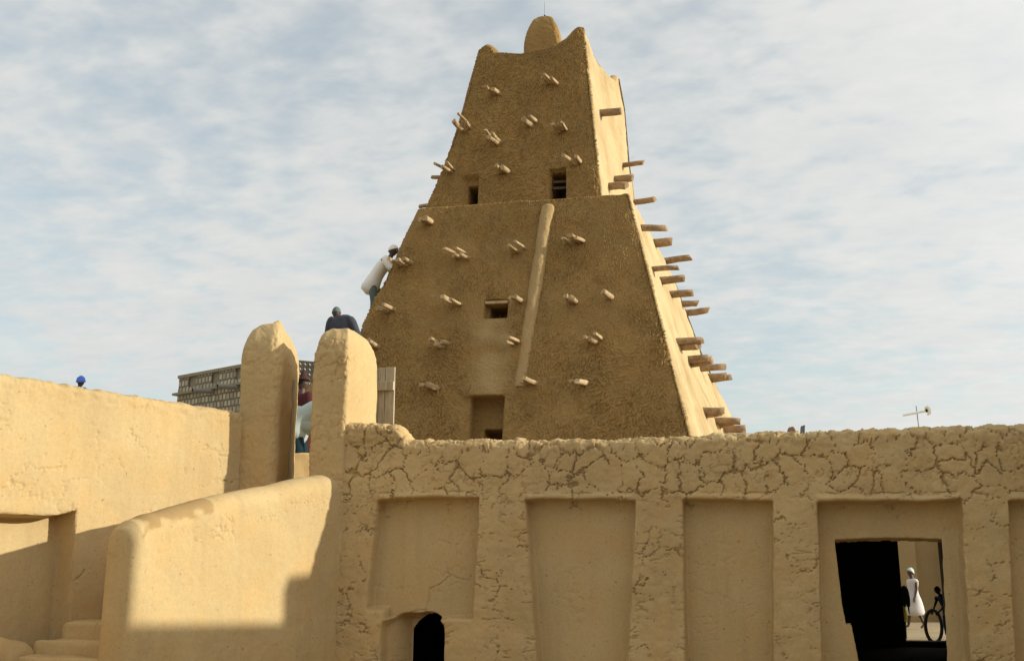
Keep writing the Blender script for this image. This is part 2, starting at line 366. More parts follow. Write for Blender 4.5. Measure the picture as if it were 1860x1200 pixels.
# low arched opening under bay one (splayed on its left)
ax0, ax1, azt = at(728, 1200, YF).x, at(806, 1200, YF).x, at(780, 1113, YF).z
axc = (ax0 + ax1) / 2 + .01; ah = (ax1 - ax0) / 2
arch_top = azt - .17 * np.clip(np.abs(U - axc) / ah, 0, 1.2)**2.4
arch = sst(-.014, .014, arch_top - V) * sst(-.014, .014, U - ax0) * sst(-.012, .012, ax1 - U)
hole_any = np.maximum(arch, door) > .5; arch *= front; door *= front; rec *= front; lintel_roll *= front
splx0 = at(692, 1200, YF).x
tq = np.clip((U - splx0) / (ax0 - splx0), 0, 1)
ctop = azt + .012 - .14 * (1 - tq)**2.0 - .19 * np.clip((U - axc) / ah, 0, 1.2)**2.4
spl = (.18 + .30 * tq**1.3) * sst(-.012, .022, U - splx0) * sst(-.004, .02, ax1 + .015 - U) * sst(-.03, .07, ctop - V) * front
dep = np.maximum(rec, spl)
# block right of the arch: thick, projecting sill
plug = sst(-.02, .02, U - ax1) * sst(-.015, .015, 1.08 + .015 * noise(U * 6, V * 6, 1) - V) * sst(0, .02, at(862, 1150, YF).x - U) * front
dep = np.where(plug > 0, dep * (1 - plug), dep)
# surface relief
inrec = np.clip(rec / .15, 0, 1)
band = sst(2.18, 2.50, V + .22 * fbm(U * 1.7, V * 1.7, 3, 44))
zone = 1 - inrec
c1, l1, id1 = cracks(U, V, .27, .018, 1, .95, 1.0); c2, l2, _ = cracks(U, V, .115, .011, 9, .8, 1.5); c3, l3, _ = cracks(U + 4, V, .30, .020, 17, .8, .9)
cp, lp, _ = cracks(U, V, .34, .016, 19, 1.0, 1.0)
pm = np.clip(.42 + 1.35 * fbm(U * 1.6, V * 1.6, 3, 40), 0, 1)                       # patchy on the pilasters
kb = band * 1.0; kp = (1 - band) * zone * sst(.12, .45, pm)
hpatch, _, _ = cracks(U * .55, V * 1.9, .16, .016, 27)                               # short sideways tears
d = -.046 * c1 * kb - .034 * cp * kp * sst(.25, .42, np.clip(.5 + fbm(U * 4, V * 4, 2, 33), 0, 1)) + .0075 * (l1 - .2) * kb - .014 * c2 * kb * sst(.35, .65, np.clip(.5 + fbm(U * 2, V * 2, 2, 70), 0, 1)) + .006 * (id1 - .5) * kb
d += -.017 * hpatch * (1 - band) * zone * sst(.52, .66, np.clip(.5 + .9 * fbm(U * 2.4 + 5, V * 2.4, 3, 51), 0, 1))
# a few hair cracks in the panels
pc = np.clip(.5 + fbm(U * .9 + 3, V * .9, 2, 61), 0, 1)
d += -.008 * c3 * inrec * sst(.62, .8, pc)
p3 = (bayid == 2) * sst(.45, .6, np.clip(.5 + .8 * noise(U * 1.5, V * 1.2 + 3, 77), 0, 1))
d += -.007 * hpatch * p3 - .006 * c2 * p3
def pline(pts, w, depth):
    """one drawn-out crack along surveyed points"""
    global d
    q = [at(*p, YF) for p in pts]
    jx = U + .010 * noise(U * 14, V * 14, 81); jz = V + .010 * noise(U * 14, V * 14, 82)
    for a, b in zip(q[:-1], q[1:]):
        vx, vz = b.x - a.x, b.z - a.z; t = np.clip(((jx - a.x) * vx + (jz - a.z) * vz) / (vx * vx + vz * vz), 0, 1)
        dist = np.hypot(jx - a.x - t * vx, jz - a.z - t * vz); d -= depth * (1 - sst(0, w, dist)) * front
pline([(803, 1020), (806, 1040), (825, 1050), (848, 1054)], .010, .016); pline([(811, 1045), (790, 1062), (773, 1068), (770, 1090), (766, 1108), (735, 1112)], .010, .016)
for i, (l, r, zl, zs) in enumerate(bays[:5]):            # ragged crack that follows the top of each lintel roll
    zc = zl + .085 + .012 * noise(U * 7, 0 * U + i * 3, 6) + .01 * noise(U * 25, 0 * U, 7)
    d -= .022 * (1 - sst(0, .010, np.abs(V - zc))) * sst(0, .05, U - l(V)) * sst(0, .05, r(V) - U) * front * sst(-.25, .15, noise(U * 3 + i, 0 * U, 9))
d += lintel_roll
d += .016 * fbm(U * 2.2, V * 2.2, 4, 90) * (zone * .9 + .25) + .0032 * fbm(U * 16, V * 16, 3, 91) * (.3 + .25 * zone + .6 * kb)
topz = sst(2.86, 3.04, V) * (1 - inrec)
d += topz * (.016 * fbm(U * 9, V * 14 + P[..., 1] * 9, 4, 95, .6) + .010 * np.abs(noise(U * 24, V * 24 + P[..., 1] * 20, 96)))
lip = .0 * V
P[..., 1] -= 0
P2 = disp_pos(P, d)
open_ = np.maximum(door, arch); P2[..., 1] = np.where(open_ > 0, (P2[..., 1] + dep) * (1 - open_) + 11.985 * open_, P2[..., 1] + dep)
P2[..., 1] -= .05 * sst(2.2, .4, V) * zone * front                                # pilasters thicken downwards
stain = .30 * topz * np.clip(.5 + fbm(U * 5, V * 8, 3, 12), 0, 1)
def qmask(a): return a[:-1, :-1]
P2[..., 0] += .20 * sst(.35, .0, dright - U) * (U < dright + .03) * front * (V < dtop + .03) * sst(11.66, 11.97, P2[..., 1])
reg = []
bq = qmask(bayid); Vq, Uq, fq = qmask(V), qmask(U), qmask(front)
holes = (np.minimum.reduce([np.maximum(door, arch)[:-1, :-1], np.maximum(door, arch)[1:, :-1], np.maximum(door, arch)[:-1, 1:], np.maximum(door, arch)[1:, 1:]]) > .985)
hole_b = ((U > dlp[0].x - .08) & (U < drp1.x + .36) & (V < 2.02)) | ((U > ax0 - .08) & (U < ax1 + .08) & (V < azt + .08))
holes |= (K == 'b')[None, :-1] & hole_b[:-1, :-1]
wall_root = empty('courtyard_wall', (0, YF, 0), label='long shaded mud wall with pilasters and cracked top in front of the tower', cat='wall')
bandm = (~fq) | (Vq > 2.40); pilm = fq & (Vq <= 2.40) & (bq < 0) & ~holes
reg.append(('top_band', bandm & ~holes & (bq < 0), M['wall']))
cents = [(-9, lambda z: bays[0][0](z) + .02)] 
edges_x = [-9] + [ (float(b[0](1.5)) + float(b[1](1.5))) / 2 for b in bays] + [99]
for i in range(len(edges_x) - 1):
    reg.append(('pilaster', pilm & (Uq >= edges_x[i]) & (Uq < edges_x[i + 1]), M['wall']))
for i in range(6): reg.append(('recessed_panel', (bq == i) & ~holes, M['smooth']))
grid_parts(P2, False, reg, M['wall'], wall_root, dict(stain=stain, pale=0 * stain))

# ---------------------------------------------------------------- domed gate pillars
def mound(name, cx0, cx1, cy0, cy1, z0, zs, zt, mat, parent=None, batter=.03, rc=.07, fine=.014, seed=0, crack=.5, flare=0.0, knob=False, top=.75, lump=.014, skew=0.0, **k):
    """square mud pillar with a bullet-shaped head; rings of a rounded rectangle"""
    w, dpt = (cx1 - cx0) / 2, (cy1 - cy0) / 2; cx, cy = (cx0 + cx1) / 2, (cy0 + cy1) / 2
    per = 4 * (w + dpt); n = int(per / fine); t = np.linspace(0, 2 * np.pi, n, endpoint=False)
    zr = np.concatenate([np.arange(z0, zs, fine), np.zeros(0)]); nd = int(1.6 * max(zt - zs, w) / fine); th = np.linspace(0, math.pi / 2, nd)
    # rounded rectangle by arc length
    hx, hy = w, dpt; pts = []
    def side(a, b, m): return [(a[0] + (b[0] - a[0]) * i / m, a[1] + (b[1] - a[1]) * i / m) for i in range(m)]
    m1, m2 = max(8, int(2 * hx / fine)), max(8, int(2 * hy / fine))
    pts = side((-hx, -hy), (hx, -hy), m1) + side((hx, -hy), (hx, hy), m2) + side((hx, hy), (-hx, hy), m1) + side((-hx, hy), (-hx, -hy), m2)
    q = np.array(pts)
    # soften corners
    ex = np.abs(q[:, 0]) - (hx - rc); ey = np.abs(q[:, 1]) - (hy - rc); cc = (ex > 0) & (ey > 0)
    nrmv = np.hypot(ex, ey); f = np.where(cc, np.minimum(rc / np.maximum(nrmv, 1e-6), 1), 1)
    q[:, 0] = np.where(cc, np.sign(q[:, 0]) * (hx - rc + ex * f), q[:, 0]); q[:, 1] = np.where(cc, np.sign(q[:, 1]) * (hy - rc + ey * f), q[:, 1])
    u = np.concatenate([[0], np.cumsum(np.hypot(*np.diff(q, axis=0).T))])
    rings = []; zz_ = []; scl = []
    for z in zr: rings.append(1 + batter * (zs - z) / w); zz_.append(z)
    for a in th:
        rings.append(max(1e-4, math.cos(a)**top)); zz_.append(zs + (zt - zs) * math.sin(a)**1.0)
    rings = np.array(rings); zz_ = np.array(zz_)
    P = np.zeros((len(q), len(rings), 3)); P[..., 0] = cx + q[:, 0][:, None] * rings; 
    ry = np.where(rings > 1, 1 + (rings - 1) * w / dpt, rings); P[..., 1] = cy + q[:, 1][:, None] * ry; P[..., 2] = zz_[None, :]
    U_ = np.repeat(u[:, None], len(rings), 1); A_ = np.concatenate([[0], np.cumsum(np.hypot(np.diff(zz_), np.diff(rings) * w))]); V_ = np.repeat(A_[None, :], len(q), 0)
    c_, l_, i_ = cracks(P[..., 0] + P[..., 1], P[..., 2] + 5 + seed, .16, .016, 31 + seed)
    msk = sst(zs - .35, zs + .05, P[..., 2]); fp = (P[..., 1] < cy0 + .08) * 1.0
    side_m = np.clip(msk * (.35 + .65 * fp) + fp * .75 * sst(.46, .64, np.clip(.5 + fbm(P[..., 0] * 2 + P[..., 1] * 2, P[..., 2] * 2, 3, seed), 0, 1)), 0, 1)
    X3, Z3 = P[..., 0] + .7 * P[..., 1], P[..., 2] - .5 * P[..., 1]
    dd = crack * (-.020 * c_ + .014 * l_) * side_m + lump * fbm(X3 * 2.6, Z3 * 2.6, 4, seed + 3) + .0035 * fbm(X3 * 17, Z3 * 17, 3, seed + 4) * (.3 + fp)
    dd += msk * .010 * fbm(X3 * 11, Z3 * 11, 3, seed + 6) * (.4 + .6 * fp)
    Nn = gnorm(P, True); Nn[:, -2:] = (0, 0, 1); fade = np.ones(len(rings)); fade[-3:] = [.6, .3, 0]; P = P + Nn * (dd * fade)[..., None]
    P[..., 0] += skew * (P[..., 1] - cy0)
    if knob:
        r = np.hypot((P[..., 0] - cx + .05), (P[..., 1] - cy) * .8); P[..., 2] += np.where(P[..., 2] > zs, .085 * np.exp(-(r / .07)**2), 0)
    return make(name, P.reshape(-1, 3), gquads(len(q), len(rings), True), mat, parent, attrs=dict(stain=0 * V_, pale=.0 * V_), **k)
pr = mound('gate_pillar', -4.70, -4.25, 11.47, 12.62, 1.0, 4.06, 4.57, M['wall'], seed=2, batter=-.0, top=.66, rc=.05, crack=.8,
           label='domed mud pillar on the right of the gate, joined to the cracked wall', cat='pillar', group='domed gate pillars')
pl = mound('gate_pillar', -5.68, -5.13, 11.50, 12.72, 1.0, 4.12, 4.69, M['wall'], seed=5, skew=-.20, lump=.012, batter=.0, top=.80, rc=.15, knob=True, crack=.45,
           label='domed mud pillar with small knob on the left of the gate', cat='pillar', group='domed gate pillars')

# ---------------------------------------------------------------- sunlit left courtyard wall, heading 24 degrees off
LA = rad(90 - 24); ldir = np.array([math.cos(LA), math.sin(LA)])
lend = np.array([-5.50, 11.72]); LL = 13.0; lst = lend - ldir * LL      # face line
lnrm = np.array([math.sin(LA), -math.cos(LA)])
sL = axis_samples(0, LL, LL - 3.9, LL + 1, .013, .08)
hw = .22
A = lst - lnrm * hw
P, V, K, _ = wall_skin(tuple(A), LA, sL, lambda s: 3.50 + .012 * noise(s * 3, 0 * s, 3) + .008 * noise(s * 11, 0 * s, 4), lambda s: hw + 0 * s, .17, 0.0, .013, domeh=.14)
U = np.repeat(sL[:, None], P.shape[1], 1); front = (K == 'f')[None, :] & np.ones_like(U, bool)
def sL_of(px, py):                      # along-wall coordinate of a surveyed point on the face
    o = at(px, py, 10.0) - EYE; a = (lend[0] * lnrm[0] + lend[1] * lnrm[1]) / (o.x * lnrm[0] + o.y * lnrm[1])
    p = EYE + o * a; return (p.x - lst[0]) * ldir[0] + (p.y - lst[1]) * ldir[1], p.z
s1, z1 = sL_of(132, 940); s0, _ = sL_of(0, 940)
zlin = z1 + .05 * (sst(s0 + .3, s1 + .12, U) * 1.2)**3
rec = sst(-.02, .02, s1 + .02 + .04 * (z1 - V) - U) * sst(-.014, .014, zlin - V) * sst(-.02, .02, U - (s1 - 1.9)) * front
c1, l1, i1 = cracks(U, V, .38, .017, 61); c2, _, _ = cracks(U, V, .13, .011, 67)
km = sst(.46, .62, np.clip(.5 + fbm(U * 1.3, V * 1.3, 2, 62), 0, 1)) * (1 - rec)
d = -.016 * c1 * km * (V < 3.3) + .011 * fbm(U * 1.3, V * 1.3, 4, 64) + .0016 * fbm(U * 14, V * 14, 3, 65)
d += .012 * sst(-.05, .05, V - zlin) * np.exp(-((V - zlin - .06) / .09)**2) * (U < s1 + .05)          # lip over the recess
hz = np.exp(-((V - (zlin + .19)) / .09)**2) * sst(s1 + .3, s1 - .4, U)
hp, _, _ = cracks(U * 2.0, V * .8, .12, .014, 71); d -= .009 * hp * hz
tp = sst(3.24, 3.42, V); d += tp * (.012 * fbm(U * 7, V * 12, 4, 73) - .016 * c2 * sst(.5, .66, np.clip(.5 + fbm(U * 2, V * 3, 2, 74), 0, 1)))
P2 = disp_pos(P, d); P2[..., :2] -= (rec * .26)[..., None] * lnrm
lw = empty('sunlit_wall', (-6.5, 9.5, 0), label='tall sunlit mud wall at the left with a shallow niche', cat='wall')
fq = qmask(rec) > .25
grid_parts(P2, False, [('wall_face', ~fq, M['smooth']), ('niche', fq, M['smooth'])], M['smooth'], lw, dict(stain=.12 * tp, pale=0 * tp))
# short return wall joining it to the pillar
mound('wall_end', -5.92, -5.34, 11.56, 12.05, 1.0, 3.38, 3.50, M['wall'], parent=lw, seed=9, crack=.1, rc=.10, top=.3)

# ---------------------------------------------------------------- stair parapet
PA = rad(90 - 19); pdir = np.array([math.cos(PA), math.sin(PA)]); pn = np.array([math.sin(PA), -math.cos(PA)])
pend = np.array([-4.24, 11.58]); pnear = None
def sP_of(px, py):
    o = at(px, py, 10.0) - EYE; a = (pend[0] * pn[0] + pend[1] * pn[1]) / (o.x * pn[0] + o.y * pn[1]); p = EYE + o * a
    return (pend[0] - p.x) * pdir[0] + (pend[1] - p.y) * pdir[1], p.z
prof = [sP_of(*q) for q in ((600, 866), (560, 874), (500, 886), (420, 903), (340, 925), (290, 938), (262, 950), (246, 966))]
PLN = sP_of(243, 1000)[0]
print('parapet', PLN, prof)
ps = np.array([PLN - p[0] for p in prof]); pz = np.array([p[1] for p in prof]); o_ = np.argsort(ps); ps, pz = ps[o_], pz[o_]
pst = pend - pdir * PLN
sP = np.concatenate([.16 * (1 - np.cos(np.linspace(0, np.pi / 2, 26))), np.arange(.172, PLN + .1, .012)]); hp_ = .22
def ztP(s): return np.interp(s, ps, pz) + .035 + .006 * noise(s * 6, 0 * s, 3)
def hP(s): return hp_ * (1 - np.clip((.16 - s) / .16, 0, 1)**3.2)**(1 / 3.2) + 1e-4
P, V, K, _ = wall_skin(tuple(pst - pn * hp_), PA, sP, ztP, hP, .15, 0.0, .012, back=.02, batter=0.0, domeh=.20, e=.95)
U = np.repeat(sP[:, None], P.shape[1], 1)
d = .010 * fbm(U * 1.8, V * 1.8, 4, 84) + .0014 * fbm(U * 14, V * 14, 3, 85)
c1, l1, _ = cracks(U * 1.5, V * .75, .10, .013, 86); zt2 = np.repeat(ztP(sP)[:, None], P.shape[1], 1)
tears = np.exp(-((zt2 - V - .33) / .13)**2) * sst(.44, .62, np.clip(.5 + .9 * fbm(U * 2.2, V * 2.2, 3, 87), 0, 1))
d -= .018 * c1 * tears * sst(.3, .6, U)
Pd = disp_pos(P, d * sst(.0, .12, U)); 
st = np.exp(-(((U - (PLN - 1.75 - .7)) / .62)**2)**2) * 0
s270, s395 = PLN - sP_of(272, 948)[0], PLN - sP_of(396, 930)[0]; dtop_ = (zt2 - V) + .05 * np.clip(-P[..., 0] * 0, 0, 1)
fr_ = (K != 'b')[None, :]
wn = .07 * fbm(U * 5, dtop_ * 6, 3, 88)
wet = sst(-.015, .02, np.minimum(np.minimum(U - s270 + wn, s395 - U + wn), .125 + wn * 1.1 - dtop_)) * fr_
wet *= 1 - sst(.02, .05, .07 - np.hypot((U - s395 + .22) * .7, dtop_ - .10) + wn * .4)
wet2 = .7 * sst(-.05, .08, np.minimum(.10 - U, .20 + wn * 1.6 - dtop_)) * (K == 'b')[None, :]
wet = np.maximum(wet, wet2)
par = make('stair_parapet', Pd.reshape(-1, 3), gquads(*P.shape[:2]), M['smooth'], attrs=dict(stain=np.clip(wet * .75, 0, 1), pale=.0 * V),
           label='sloping sunlit mud parapet with a damp patch, beside the stairs', cat='parapet')

# ---------------------------------------------------------------- stairs between the parapet and the sunlit wall
def lumpbox(name, corners, z0, z1, mat, parent=None, fine=.03, r=.035, seed=0, **k):
    """box on a four-cornered plan with softened, uneven edges"""
    c = np.array(corners, float); segs = []
    for i in range(4):
        a, b = c[i], c[(i + 1) % 4]; m = max(4, int(np.hypot(*(b - a)) / fine)); segs.append(a + (b - a) * np.linspace(0, 1, m, endpoint=False)[:, None])
    q = np.concatenate(segs); cen = c.mean(0); dist = np.minimum.reduce([np.hypot(*(q - cc).T) for cc in c]); q += (cen - q) / np.hypot(*(q - cen).T)[:, None] * (np.maximum(r * 1.2 - dist, 0) * .45)[:, None]
    zr = list(np.arange(z0, z1 - r, fine)) + [z1 - r + r * math.sin(a) for a in np.linspace(0, math.pi / 2, 5)]
    ins = [0] * (len(zr) - 5) + [r * (1 - math.cos(a)) for a in np.linspace(0, math.pi / 2, 5)]
    vec = cen - q; Ln = np.hypot(*vec.T)
    for f in np.linspace(.1, 1, 12): zr.append(z1); ins.append(-f)
    P = np.zeros((len(q), len(zr), 3))
    for j, (z, i_) in enumerate(zip(zr, ins)):
        fr = (i_ / Ln) if i_ >= 0 else np.maximum(r / Ln, 0) + (-i_) * (1 - r / Ln) * .999
        P[:, j, :2] = q + vec * fr[:, None]; P[:, j, 2] = z
    dd = .014 * fbm(P[..., 0] * 3 + P[..., 1] * 2, P[..., 2] * 3 + P[..., 1], 3, seed); Nn = gnorm(P, True); Nn[:, -12:] = (0, 0, 1)
    P = P + Nn * dd[..., None]
    z = np.zeros(P.shape[:2]); return make(name, P.reshape(-1, 3), gquads(*P.shape[:2], True), mat, parent, attrs=dict(stain=z, pale=z), **k)
stair = empty('staircase', (-5.6, 9.0, 0), label='mud steps climbing behind the parapet to the gate', cat='stairs')
ST = [(8.30, .50), (8.62, .66), (8.94, .80), (9.20, .94), (9.46, 1.10), (9.98, 1.30), (10.22, 1.50), (10.46, 1.70), (10.70, 1.90), (10.94, 2.10), (11.18, 2.30), (11.46, 2.50), (11.80, 2.66)]
for i, (y0, z1s) in enumerate(ST):
    ln = (ST[i + 1][0] - y0 if i + 1 < len(ST) else .35) + .08
    lx, rx = -6.72 + (y0 - 8.75) * .43, -5.62 + (y0 - 8.75) * .31
    if y0 > 11.4: lx, rx = -5.20, -4.72
    lumpbox('step', [(lx, y0), (rx, y0 - .02), (rx + .1, y0 + ln), (lx + .1, y0 + ln)], max(0, z1s - .9) if y0 > 11 else 0, z1s, M['smooth'], stair, seed=i, r=.05)
lumpbox('step', [(-5.75, 12.83), (-4.85, 13.46), (-5.05, 13.76), (-5.95, 13.13)], 2.703, at(546, 823, 13.05).z, M['smooth'], stair, seed=41, r=.02)
bench = mound('mud_bench', -7.5, -6.45, 7.4, 9.35, 0, .74, 1.0, M['smooth'], seed=22, batter=.02, crack=0, rc=.2, top=.5, fine=.03, label='low rounded mud bench at the foot of the sunlit wall', cat='bench')

# ---------------------------------------------------------------- room and roof terrace behind the wall, street door
def boxv(x0, x1, y0, y1, z0, z1):
    v = [(x0, y0, z0), (x1, y0, z0), (x1, y1, z0), (x0, y1, z0), (x0, y0, z1), (x1, y0, z1), (x1, y1, z1), (x0, y1, z1)]
    return v, [(0, 3, 2, 1), (4, 5, 6, 7), (0, 1, 5, 4), (1, 2, 6, 5), (2, 3, 7, 6), (3, 0, 4, 7)]
def boxes(name, L_, mat, parent=None, **k):
    vs, fs = [], []
    for b in L_:
        v, f = boxv(*b); o = len(vs); vs += v; fs += [tuple(i + o for i in q) for q in f]
    return pygeo(name, vs, fs, mat, parent, **k)
YB = 22.0
fd0, fd1 = at(1630, 980, YB), at(1712, 980, YB); thr = at(1670, 1165, YB).z
hall = empty('prayer_hall', (0, 12, 0), label='flat roofed mud hall behind the wall, dark inside with a door to the street', cat='building')
boxes('roof', [(-9.5, 7.0, 12.02, 24.4, 2.45, 2.70)], M['ground'], hall)
boxes('side_wall', [(-9.5, -9.1, 12.02, 24.4, 0, 2.447)], M['wall'], hall); boxes('side_wall', [(6.6, 7.0, 12.02, 24.4, 0, 2.447)], M['wall'], hall)
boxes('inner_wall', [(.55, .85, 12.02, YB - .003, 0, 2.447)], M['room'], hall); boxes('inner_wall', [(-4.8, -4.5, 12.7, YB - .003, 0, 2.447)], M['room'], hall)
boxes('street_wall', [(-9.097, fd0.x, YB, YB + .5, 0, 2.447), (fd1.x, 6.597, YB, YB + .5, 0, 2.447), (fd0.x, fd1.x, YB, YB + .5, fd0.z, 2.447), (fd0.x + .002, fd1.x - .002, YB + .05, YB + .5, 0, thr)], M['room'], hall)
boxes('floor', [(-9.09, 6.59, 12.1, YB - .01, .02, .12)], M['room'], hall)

# right hand courtyard wall and taller block, outside the picture; they throw the stepped shadow on the parapet
xr = 6.4
def cast(px, py):                        # where the sun ray through a surveyed shadow corner crosses the side wall
    o = at(px, py, 10.0) - EYE; a = (pend[0] * pn[0] + pend[1] * pn[1]) / (o.x * pn[0] + o.y * pn[1]); p = EYE + o * a
    return p + Vector(S_) * ((xr - p.x) / S_[0])
qa, qb, qc, qd = cast(245, 1134), cast(519, 1131), cast(521, 1046), cast(549, 1045)
slope_ = (qb.z - qa.z) / (qb.y - qa.y); zt_w = lambda y: qa.z + slope_ * (y - qa.y)
def prism(y0, y1, zb, x0=xr, x1=xr + .5, f=None):
    f = f or zt_w; v = [(x0, y0, zb), (x1, y0, zb), (x1, y1, zb), (x0, y1, zb), (x0, y0, f(y0)), (x1, y0, f(y0)), (x1, y1, f(y1)), (x0, y1, f(y1))]
    return v, [(0, 3, 2, 1), (4, 5, 6, 7), (0, 1, 5, 4), (1, 2, 6, 5), (2, 3, 7, 6), (3, 0, 4, 7)]
print('caster', qa, qb, qc, qd)
side = empty('side_courtyard_wall', (xr, 3, 0), label='high mud wall closing the right side of the courtyard', cat='wall')
pygeo('wall_body', *prism(-5, 11.44, 0), M['wall'], side); pygeo('wall_body', *prism(11.443, 12.04, 3.22), M['wall'], side)
pygeo('wall_body', *prism(12.043, qb.y, 2.703), M['wall'], side)
zc_ = (qc.z + qd.z) / 2
pygeo('stair_turret', *prism(qb.y + .003, qb.y + 1.8, 2.703, f=lambda y: zc_), M['wall'], label='small mud stair turret on the roof at the right', cat='turret')

# ---------------------------------------------------------------- the tower
tower = empty('mosque_tower', (-3.2, 20, 2.7), label='stepped brown mud mosque tower bristling with rows of wooden beams', cat='tower')
def lerp(a, b, t): return a + (b - a) * t
def tier_corners1(z):
    z = np.asarray(z, float); k = .27; yf = 17 + k * (z - 3)
    fr = np.stack([-.30 - .208 * (z - 3.78), yf], -1)
    fl = np.stack([-5.53 - .338 * (8.55 - z), yf], -1)
    rr = np.stack([np.interp(z, [2, 4.56, 5.34, 6.3, 7.75, 8.72, 9.5], [1.75, .68, .3, -.08, -.56, -1.0, -1.3]), 23.5 - k * (z - 3)], -1)
    rl = np.stack([-8.3 + .42 * (z - 3), 23.5 - k * (z - 3)], -1)
    return fl, fr, rr, rl
def tier_corners2(z):
    z = np.asarray(z, float); yf = 18.70 + .2 * (z - 8.7)
    fr = np.stack([-1.85 - .093 * (z - 8.72) , yf], -1)
    fl = np.stack([np.interp(z, [8.7, 9.8, 10.99, 12.45, 13], [-5.39, -5.06, -4.79, -4.53, -4.45]), yf], -1)
    rr = np.stack([np.interp(z, [8.7, 9.95, 10.46, 11.71, 12.3, 13], [-1.34, -1.43, -1.48, -1.54, -1.62, -1.72]), 21.8 - .15 * (z - 9)], -1)
    rl = np.stack([-5.4 + .2 * (z - 8.7), 21.8 - .15 * (z - 9)], -1)
    return fl, fr, rr, rl
def loft(cf, zrow, ztopf, segs, rc):
    """zrow: fractions/heights per row; ztopf(face,t) optional extra height field. returns P, face id, t along face"""
    fid, tt = [], []
    for f, n in enumerate(segs):
        for i in range(n): fid.append(f); tt.append(i / n)
    fid = np.array(fid); tt = np.array(tt); nu = len(fid)
    Z = zrow(fid, tt)                                   # (nu, nv)
    P = np.zeros((nu, Z.shape[1], 3)); P[..., 2] = Z
    for f in range(4):
        m = fid == f; z = Z[m]; C_ = cf(z); a, b = C_[f], C_[(f + 1) % 4]; prv, nx = C_[(f - 1) % 4], C_[(f + 2) % 4]
        t = tt[m][:, None]; Ln = np.hypot(*np.moveaxis(b - a, -1, 0)); dirv = (b - a) / Ln[..., None]
        s = t * Ln; p = a + dirv * s[..., None]
        for cor, sd_, oth in ((a, s, prv), (b, Ln - s, nx)):
            od = (oth - cor); od = od / np.hypot(*np.moveaxis(od, -1, 0))[..., None]
            sgn = dirv if cor is a else -dirv
            q = np.clip(1 - sd_ / rc, 0, 1); bz = (q * q * rc * .5)             # pull towards the neighbouring side
            p = p + od * (bz * .5)[..., None] 
        P[m, :, :2] = p
    return P, fid, tt, Z
def strokes(nu, nv, du, dv, n, theta, Lm, wm, seed, keep=1.0):
    """height map of overlapping finger sweeps left by hand plastering"""
    r = np.random.default_rng(seed); H = np.zeros((nu, nv)); R = int(Lm * 1.5 / min(du, dv)) + 2
    cu = r.random(n) * nu * du; cv = r.random(n) * nv * dv; th = theta(cu, cv) + r.normal(0, .7, n)
    Ls = Lm * (.6 + .8 * r.random(n)); ws = wm * (.75 + .6 * r.random(n)); cur = r.normal(0, 2.2, n); amp = .6 + .7 * r.random(n)
    for k in range(n):
        iu, iv = int(cu[k] / du), int(cv[k] / dv); Rk = int(Ls[k] * 1.1 / min(du, dv)) + 2
        u0, u1, v0, v1 = max(0, iu - Rk), min(nu, iu + Rk), max(0, iv - Rk), min(nv, iv + Rk)
        if u1 - u0 < 2 or v1 - v0 < 2: continue
        x = (np.arange(u0, u1) * du - cu[k])[:, None]; y = (np.arange(v0, v1) * dv - cv[k])[None, :]
        c, s = math.cos(th[k]), math.sin(th[k]); a = x * c + y * s; b = -x * s + y * c - cur[k] * a * a
        w = ws[k]; env = np.clip(1 - (a / Ls[k])**2, 0, 1); m = env**.6 * np.exp(-(b / (1.9 * w))**4)
        h = amp[k] * (-np.exp(-(b / w)**2) + .9 * np.exp(-((b - 1.35 * w) / (.7 * w))**2))
        H[u0:u1, v0:v1] = H[u0:u1, v0:v1] * (1 - m) + h * m
    return H

# lower tier
ZL0, ZL1 = 2.2, 8.60
du = .0135; segs = [int(6.6 / du), 170, 60, 80]
nz_ = int((ZL1 - ZL0) * 1.035 / du); zl = np.linspace(ZL0, ZL1, nz_)
cap = [(.03, .02), (.07, .035), (.14, .04), (.30, .04), (.8, .04)]         # rounding and ledge going inwards
def zrow1(fid, tt): return np.repeat(np.concatenate([zl, [ZL1 + c[1] for c in cap]])[None, :], len(fid), 0)
P, fid, tt, Z = loft(tier_corners1, zrow1, None, segs, .16)
cen = np.array([-3.3, 20.3])
for j, c in enumerate(cap):
    v = cen - P[:, nz_ + j, :2]; P[:, nz_ + j, :2] += v / np.hypot(*v.T)[:, None] * c[0]
ff = (fid == 0)[:, None] & np.ones_like(Z, bool); rf = (fid == 1)[:, None] & np.ones_like(Z, bool)
XX, YY = P[..., 0], P[..., 1]
nf = segs[0]; Hs = strokes(nf, nz_, du, du, 46000, lambda u, v: 1.9 + 2.1 * noise(u * .45, v * .45, 3) + .9 * noise(u * 1.3, v * 1.3, 4) - (u - 3.6) * .16, .062, .0150, 5)
d = .035 * fbm((XX + YY) * .7, Z * .7, 4, 101) + .010 * fbm((XX + 1.3 * YY) * 3.2, Z * 3.2, 4, 102)
calm = np.ones((nf, nz_))
xs_, zs_ = XX[:nf, :nz_], Z[:nf, :nz_]
strip = np.exp(-((xs_ + 3.80 + .02 * (zs_ - 4.7)) / .36)**4) * sst(4.5, 4.7, zs_) * sst(6.25, 6.0, zs_)
calm -= .45 * strip
calm *= .65 + .35 * sst(8.3, 4.4, zs_)
d[:nf, :nz_] += .030 * Hs * calm * (.55 + .75 * np.clip(.5 + fbm(xs_ * .9, zs_ * .9, 3, 141), 0, 1)) + .006 * fbm(xs_ * 22, zs_ * 22, 2, 142)
